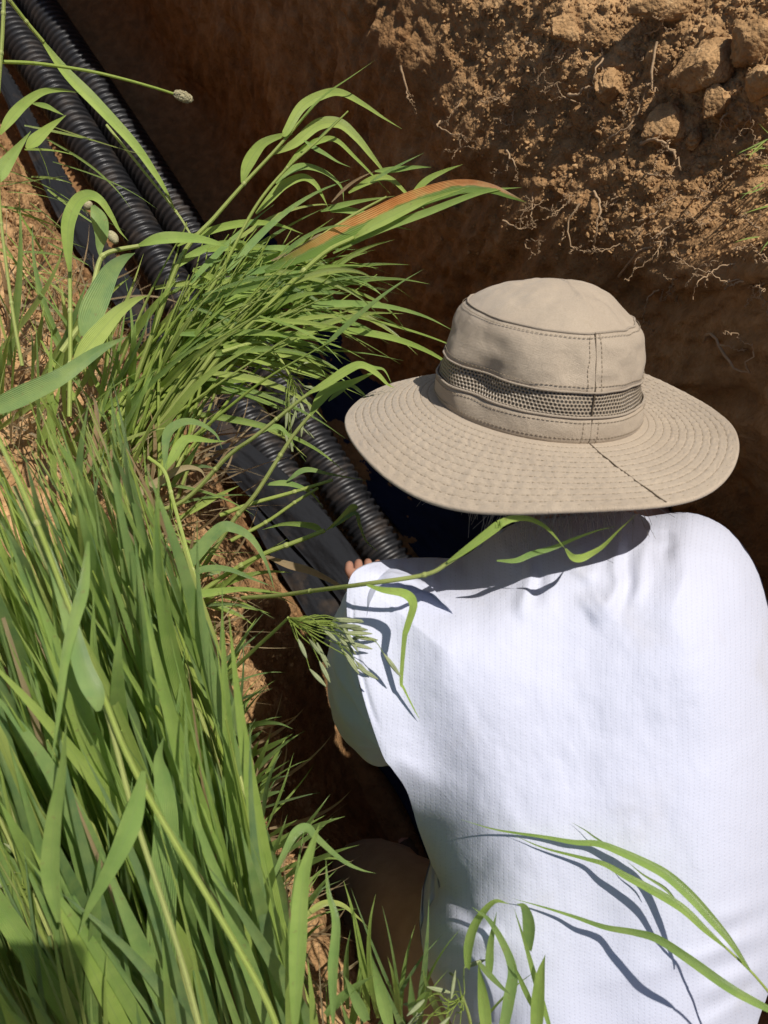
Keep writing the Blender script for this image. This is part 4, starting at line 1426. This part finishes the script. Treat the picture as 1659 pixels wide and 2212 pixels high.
plant('grass_stalk', 'dark bent leaf drooping over the bank edge by the pipes', 'grass leaf',
      [(c4((1080, 1800), (1110, 1600), (1070, 1390)), .84, .83, 8, 7, .5)],
      [(c4((1070, 1395), (1075, 1200), (1110, 1120), (1200, 1075), (1300, 1090), (1400, 1160), (1440, 1250)), .83, .84, 22, .15, .2, .8),
       (c4((1070, 1390), (1130, 1290), (1190, 1200), (1260, 1185), (1370, 1200), (1470, 1200)), .83, .84, 24, .6, .3, .6)])
plant('grass_stalk', 'bleached dry leaf lying across the bank edge', 'dry leaf', [],
      [(c4((680, 1640), (850, 1560), (1020, 1470), (1130, 1400), (1220, 1370), (1300, 1390), (1335, 1450)), .86, .87, 20, .8, .1, .5, M_DRY), (c4((560, 1420), (600, 1280), (630, 1130), (620, 960), (590, 900)), .85, .85, 17, .2, .2, .6, M_DRY),
       (c8((50, 280), (200, 340), (340, 380), (450, 430), (560, 490), (610, 530)), [.85, .83, .8], 0, 17, .4, .2, .5, M_DRY)])

def cp(*p): return [(324 + x * .3906, 648 + y * .3906) for x, y in p]
plant('grass_stalk', 'stem with a cut flared leaf end pointing at the neck, left of the shoulder', 'grass stalk',
      [(cp((250, 1640), (450, 1500), (640, 1400), (800, 1340), (965, 1275)), .86, .80, 11, 9, .7)],
      [(cp((1140, 1165), (1120, 1160), (1050, 1220), (965, 1280)), .80, .80, 24, .8, .1, .2), (cp((960, 1290), (900, 1250), (750, 1238), (620, 1270)), .81, .83, 15, .6, .3, .4),
       (cp((1010, 1260), (1130, 1180), (1160, 1250), (1200, 1340), (1290, 1412)), .80, .79, 12, .1, .6, 1.0)])
plant('grass_stalk', 'short lime stem crossing the pipes between the two long stalks', 'grass stalk',
      [(cp((390, 1190), (550, 1130), (800, 1060), (1010, 995)), .88, .86, 10, 7, .7), (cp((450, 1330), (640, 1230), (800, 1120), (930, 1040)), .88, .86, 9, 6, .7)],
      [(cp((640, 1020), (760, 1015), (880, 1060), (960, 1150)), .86, .87, 14, .3, .3, .8), (cp((760, 1000), (860, 940), (1000, 965), (1200, 1000)), .86, .86, 13, .2, .3, .9)])
plant('grass_stalk', 'large dark green arching leaf on lit brown soil left of the sleeve', 'grass leaf',
      [(cp((90, 1900), (110, 1780), (120, 1700)), .82, .82, 9, 8, .4)],
      [(cp((120, 1690), (190, 1500), (270, 1390), (390, 1265), (470, 1265), (560, 1320), (640, 1450), (692, 1615)), .82, .82, 30, .12, .2, .5),
       (cp((200, 1540), (300, 1490), (430, 1490), (560, 1540), (690, 1590)), .83, .83, 17, .1, .4, .8), (cp((160, 1640), (330, 1620), (520, 1600), (760, 1625)), .83, .83, 18, .6, .2, .4)])
plant('grass_stalk', 'straight green stalk running down the bank edge beside the arching leaf', 'grass stalk',
      [(cp((-10, 870), (80, 950), (130, 1120), (200, 1370), (280, 1650), (330, 1850)), .82, .80, 8, 9, .6)], [])

# oat panicle beside the white shoulder
def panicle(label, stem, d0, d1, tipdir, nspk, size, sag, group='tall grasses on the near bank'):
    o = empty('oat_stalk', P(stem[0][0], stem[0][1], d0), label, 'oat stalk', group)
    p = path(stem, d0, d1)
    mb = MB()
    add_tube(mb, p, np.linspace(px(9, d0), px(5, d0), len(p)) / 2, 8, 0, .75)
    mb.build('stem', M_STEM, o)
    b = p[-1]
    mb = MB()
    for i in range(nspk):
        u, v = tipdir[0] * random.uniform(.35, 1.1), tipdir[1] * random.uniform(.1, 1)
        ax = nrm(RT * u - UP * v + RNG.normal(0, .12, 3))
        L = random.uniform(.3, 1) * size
        e = b + (RT * u - UP * v) * size * random.uniform(.5, 1) + RNG.normal(0, .008, 3)
        e2 = e + nrm(e - b) * .010 + sag * (-UP * .5 + FW * .2) * random.uniform(.2, 1.0) * .022
        q = spline([b, b * .45 + e * .55 - FW * .008, e, e2], 4)
        add_tube(mb, q, np.linspace(.0005, .0003, len(q)), 4, 0, .5)
        dirv = nrm(e2 - e + RNG.normal(0, .004, 3))
        ln = random.uniform(.017, .025)
        s = np.linspace(0, 1, 7)
        ms = MB()
        for sgn in (-1, 1):
            sp = e2 + dirv * ln * s[:, None] + np.cross(dirv, FW) * sgn * .0007 * np.sin(s * 3.1)[:, None]
            add_tube(ms, sp, .00105 * np.sin(np.clip(s * 2.8 + .25, 0, 3.1)) ** .8 + .00015, 6)
        ms.build('spikelet', M_SEED, o)
    mb.build('branches', M_STEM, o)


panicle('oat stalk with nodding grey green seed heads beside the white shoulder', c8((-260, 1130), (0, 880), (110, 780), (210, 685)), .74, .61, (.09 / .1, .035 / .1), 26, .07, 1.)
panicle('short oat stalk with drooping dark seed heads at bottom centre', c11((1420, 1900), (1390, 1650), (1340, 1480)), .60, .56, (-.5, .1), 14, .045, 1.2)
panicle('oat stalk with seed heads among the lower left blades', c10((330, 1400), (330, 1100), (250, 800)), .7, .62, (-.2, -.7), 14, .06, .6)
panicle('thin oat stalk hanging over the pipes below the grass clump', [(480, 760), (560, 740), (600, 770), (625, 810)], .88, .9, (.1, .9), 22, .07, 1.2)

# ribwort plantain flower head over the shaded trench
o = empty('plantain_flower', P(-30, 130, .8), 'plantain flower head on long bare stem against the dark trench', 'flower')
p = path(c1((-90, 395), (0, 400), (200, 408), (400, 432), (600, 465), (800, 512), (1000, 568), (1135, 610)), .8, .84)
mb = MB()
add_tube(mb, p, np.linspace(px(8, .8), px(5, .8), len(p)) / 2, 8, 0, .5)
mb.build('stem', M_STEM, o)
mb = MB()
a, b = P(376, 201, .84), P(415, 216, .84)
s = np.linspace(0, 1, 20)
add_tube(mb, a + (b - a) * s[:, None], .0052 * np.sin(np.clip(s * 2.9 + .12, 0, 3.1)) ** .5, 16)
for i in range(240):
    q = random.random()
    c = a + (b - a) * q
    rd = nrm(np.cross(RNG.normal(0, 1, 3), b - a))
    lump(mb, c + rd * .0053 * math.sin(min(3.1, q * 2.9 + .12)) ** .5, random.uniform(.0006, .0011), i % 9, 1)
mb.build('flower_head', M_PLANT, o)
for u0, v0, u1, v1, lab in ((185, 438, 196, 450, 'tiny brown plantain head beside the knee of the folded leaf'), (236, 500, 252, 525, 'brown plantain head hanging just right of the folded leaf')):
    mb = MB()
    a, b = P(u0, v0, .9), P(u1, v1, .9)
    add_tube(mb, a + (b - a) * s[:, None], .006 * np.sin(np.clip(s * 2.9 + .12, 0, 3.1)) ** .5, 12)
    tag(mb.build('plantain_flower', M_PLANT, origin=a), lab, 'flower')

# --- the mass of grass
def flow_blade(mb, u, v, du, dv, L, d0, d1, w, tint, bend, mi=0, tw=None, n=6, fold=.25):
    s = np.linspace(0, 1, n)
    a = math.atan2(dv, du)
    ang = a + bend * s ** 1.5
    st = L / (n - 1)
    uu = u + np.concatenate([[0], np.cumsum(np.cos(ang[:-1]) * st)])
    vv = v + np.concatenate([[0], np.cumsum(np.sin(ang[:-1]) * st)])
    d = d0 + (d1 - d0) * np.sin(s * math.pi / 2)
    p = spline(PA(np.column_stack([uu, vv, d])), 4)
    t0 = random.uniform(-.5, .6) if tw is None else tw
    add_leaf(mb, p, w, t0, t0 + random.uniform(-.8, .8), tint=tint, mi=mi, fold=fold, peak=random.uniform(.2, .5))
    return uu, vv


def edge_u(v):               # where the bank ends, in frame px
    return np.interp(v, [300, 600, 850, 1050, 1300, 1500, 1700, 2000, 2212, 2500], [60, 170, 260, 350, 440, 490, 545, 625, 695, 770])


def mass_lower():
    mb = MB()
    k = 0
    while k < 760:
        v = random.uniform(1150, 2650)
        u = random.uniform(-260, edge_u(v) - 5 + 40 * random.random())
        L = random.uniform(350, 1000)
        base = random.uniform(-.62, -.24) + (u - 300) / 2600 + (random.uniform(-.35, .35) if random.random() < .2 else 0)
        if v > 1700:
            base += random.uniform(-.1, .22)
        bend = random.gauss(0, .22)
        du, dv = base, -1
        ut, vt = u + du * L * .9, v - L * .9
        if vt < 830 + max(0, 300 - ut) * .3 or ut > edge_u(vt) + 25:
            continue
        lvl = k / 760
        d0 = random.uniform(.84, .92) - .22 * lvl
        d1 = d0 - random.uniform(.04, .2) - .10 * lvl
        d1 = max(.47, d1)
        w = random.choice([.003, .005, .006, .008, .010, .012, .015]) * random.uniform(.8, 1.15)
        if v < 1500:
            w *= .8
        flow_blade(mb, u, v, du, dv, L, d0, d1, w, min(1, max(0, random.gauss(.36, .3))), bend, 2 if w < .0065 and random.random() < .12 else 0)
        k += 1
    for k in range(520):     # lime stems between the blades
        v = random.uniform(1250, 2500)
        u = random.uniform(-200, edge_u(v) - 10)
        L = random.uniform(300, 800)
        du = random.uniform(-.5, -.3) + (u - 300) / 2600
        d0 = random.uniform(.62, .9)
        q = np.array([(u, v), (u + du * L * .5, v - L * .5), (u + du * L + random.uniform(-30, 30), v - L)])
        if q[2, 1] < 850 or q[2, 0] > edge_u(q[2, 1]):
            continue
        p = path(q, d0, d0 - random.uniform(.02, .15))
        add_tube(mb, p, np.linspace(.0024, .0005, len(p)), 6, 1, random.uniform(.3, 1))
    o = mb.build('tall_grass', [M_LEAF, M_STEM, M_DRY])
    tag(o, 'thick green grass covering the near bank at lower left', 'grass', kind='stuff')


def mass_middle():
    mb = MB()
    for k in range(88):     # the clump that leans over the pipes
        u, v = random.gauss(300, 55), random.gauss(965, 55)
        e = (random.uniform(480, 840), random.uniform(430, 720))
        t = random.random()
        e = (430 + 330 * t + random.uniform(-60, 60), 560 + 130 * t * random.random() + random.uniform(-90, 60))
        m = ((u + e[0]) / 2 - random.uniform(-10, 35), (v + e[1]) / 2 - random.uniform(0, 50))
        d0, d1 = random.uniform(.93, .97), random.uniform(.84, .95)
        q = np.array([(u, v), m, e])
        p = path(q, d0, d1)
        add_tube(mb, p, np.linspace(.0026, .0006, len(p)), 6, 1, random.uniform(.3, .8))
        for j in range(random.choice([1, 1, 2])):
            i = random.randint(len(p) // 3, len(p) - 1)
            f = i / len(p)
            bu, bv = (q[0] * (1 - f) ** 2 + 2 * f * (1 - f) * q[1] + f * f * q[2])
            a = random.uniform(-.9, .35)
            dd = d0 + (d1 - d0) * f
            L = random.uniform(150, 380)
            flow_blade(mb, bu, bv, math.cos(a), math.sin(a), L, dd, dd + random.uniform(-.04, .05), random.choice([.004, .006, .008, .009]), random.uniform(.25, 1), random.uniform(.2, 1.2))
    for k in range(46):     # leaves fanning out low to the right, over the pipes
        u, v = random.uniform(400, 640), random.uniform(540, 665)
        a = random.uniform(-.45, .4)
        flow_blade(mb, u, v, math.cos(a), math.sin(a), random.uniform(170, 400) * (1 if u < 560 else .7), random.uniform(.86, .95), random.uniform(.86, .97), random.choice([.002, .003, .005, .007, .009]), random.uniform(.15, .9), random.uniform(.1, 1.1))
    for k in range(70):      # grass behind, left of the clump
        u, v = random.uniform(-20, 330), random.uniform(760, 1050)
        a = random.uniform(-2.3, -.6)
        flow_blade(mb, u, v, math.cos(a), math.sin(a), random.uniform(120, 380), .95, random.uniform(.82, .92), random.choice([.003, .005, .007, .01]), random.uniform(.2, 1), random.uniform(-.6, .8))
    for k in range(34):      # thin wiry stems at upper left
        u, v = random.uniform(-30, 120), random.uniform(250, 620)
        a = random.uniform(-.2, 1.1)
        flow_blade(mb, u, v, math.cos(a), math.sin(a), random.uniform(90, 260), .92, random.uniform(.86, 1.0), random.choice([.0012, .0016, .003]), random.uniform(.4, 1), random.uniform(-.3, .7))
    for k in range(26):      # over the bank edge, centre
        v = random.uniform(1030, 1330)
        u = edge_u(v) + random.uniform(-60, 30)
        a = random.uniform(-1.0, .5)
        flow_blade(mb, u, v, math.cos(a), math.sin(a), random.uniform(90, 270), .92, random.uniform(.84, .95), random.choice([.002, .004, .006, .008]), random.uniform(0, .8), random.uniform(0, 1.0))
    for k in range(60):      # blades standing over the dark bank face
        v = random.uniform(1450, 2050)
        u = edge_u(v) + random.uniform(-40, 10)
        a = random.uniform(-1.5, -.3)
        flow_blade(mb, u, v, math.cos(a), math.sin(a), random.uniform(60, 200), .84, random.uniform(.74, .84), random.choice([.003, .005, .007]), random.uniform(0, .6), random.uniform(-.3, 1.1))
    for k in range(34):      # tufts at bottom centre
        u, v = random.uniform(740, 975), random.uniform(2180, 2420)
        a = random.uniform(-2.1, -1.0)
        flow_blade(mb, u, v, math.cos(a), math.sin(a), random.uniform(90, 330), .70, random.uniform(.54, .62), random.choice([.003, .004, .006, .008]), random.uniform(0, .8), random.uniform(-.6, .6))
    for q, w in ((c11((1560, 1900), (1640, 1500), (1659, 1280), (1530, 1010), (1400, 900)), .011), (c11((1370, 1300), (1380, 1150), (1430, 1000), (1540, 870), (1640, 880)), .010), (c11((1500, 1760), (1470, 1450), (1440, 1260)), .012),
                 (c11((1510, 1350), (1520, 1150), (1560, 930)), .008), (c11((870, 1700), (800, 1400), (750, 1210)), .013), (c11((720, 1640), (640, 1480), (570, 1340)), .011), (c11((450, 1600), (600, 1450), (770, 1340)), .009),
                 (c11((1010, 1600), (1010, 1480), (1000, 1330)), .008), (c11((1030, 1590), (1090, 1490), (1130, 1450)), .010), (c12((150, 1800), (180, 1400), (215, 1210)), .013), (c12((250, 1700), (160, 1400), (90, 1150), (10, 900)), .006),
                 (c12((105, 1180), (110, 1000), (80, 900), (30, 880)), .012), (c12((140, 1560), (60, 1380), (0, 1250)), .006), (c11((1440, 1260), (1520, 1350), (1600, 1430), (1659, 1475)), .006)):
        p = path(q, .57, .545)
        add_leaf(mb, p, w * .8, random.uniform(-.3, .5), random.uniform(.2, .9), tint=random.uniform(.1, .6), fold=.3)
    for k in range(14):      # the few blades on the far slope at the right edge
        u, v = random.uniform(1640, 1720), random.uniform(300, 520)
        c, n = hit(u, v)
        dd = (c - CAM) @ FW - .01
        a = random.uniform(1.6, 3.8)
        flow_blade(mb, u, v, math.cos(a), math.sin(a), random.uniform(30, 90), dd, dd - .05, .002, random.uniform(.4, 1), random.uniform(-.8, .8))
    o = mb.build('leaning_grass', [M_LEAF, M_STEM])
    tag(o, 'lime green grass clump leaning right over the pipes', 'grass', kind='stuff')


def mass_dry():
    mb = MB()
    for k in range(700):
        q = random.random()
        if q < .5:
            u, v = random.gauss(330, 90), random.gauss(960, 90)
        elif q < .75:
            u, v = random.uniform(-30, 260), random.uniform(600, 1000)
        else:
            v = random.uniform(1050, 2200)
            u = edge_u(v) + random.uniform(-130, 25)
        c, n = hit(u, v)
        if c is None:
            continue
        dd = (c - CAM) @ FW - random.uniform(.01, .06)
        a = random.gauss(-1.0, .8)
        flow_blade(mb, u, v, math.cos(a), math.sin(a), random.uniform(40, 230), dd, dd - random.uniform(0, .05), random.choice([.0014, .002, .003, .005]), random.uniform(0, 1), random.uniform(-1, 1))
    o = mb.build('dry_straw', [M_DRY])
    tag(o, 'dry tan straw and dead leaves at the foot of grass', 'straw', kind='stuff')


mass_lower()
mass_middle()
mass_dry()

# ------------------------------------------------------------------ the phone taking the picture: its shadow falls on the grass at lower left
def phone():
    me = bpy.data.meshes.new('smartphone')
    bm = bmesh.new()
    x0, x1, y0, y1, r = -.055, .023, -.13, .0175, .009
    ring = []
    for cx, cy, a0 in ((x1 - r, y1 - r, 0), (x0 + r, y1 - r, 90), (x0 + r, y0 + r, 180), (x1 - r, y0 + r, 270)):
        for k in range(7):
            a = math.radians(a0 + k * 15)
            ring.append((cx + r * math.cos(a), cy + r * math.sin(a)))
    f = bm.faces.new([bm.verts.new((x, y, .004)) for x, y in ring])
    g = bmesh.ops.extrude_face_region(bm, geom=[f])
    for v in [e for e in g['geom'] if isinstance(e, bmesh.types.BMVert)]:
        v.co.z += .008
    bmesh.ops.recalc_face_normals(bm, faces=bm.faces)
    bm.to_mesh(me)
    bm.free()
    me.materials.append(M_PHONE)
    o = bpy.data.objects.new('smartphone', me)
    link(o)
    o.matrix_world = cam.matrix_world.copy()
    tag(o, 'dark smartphone held over the bank, shading a corner of the grass', 'phone')


phone()
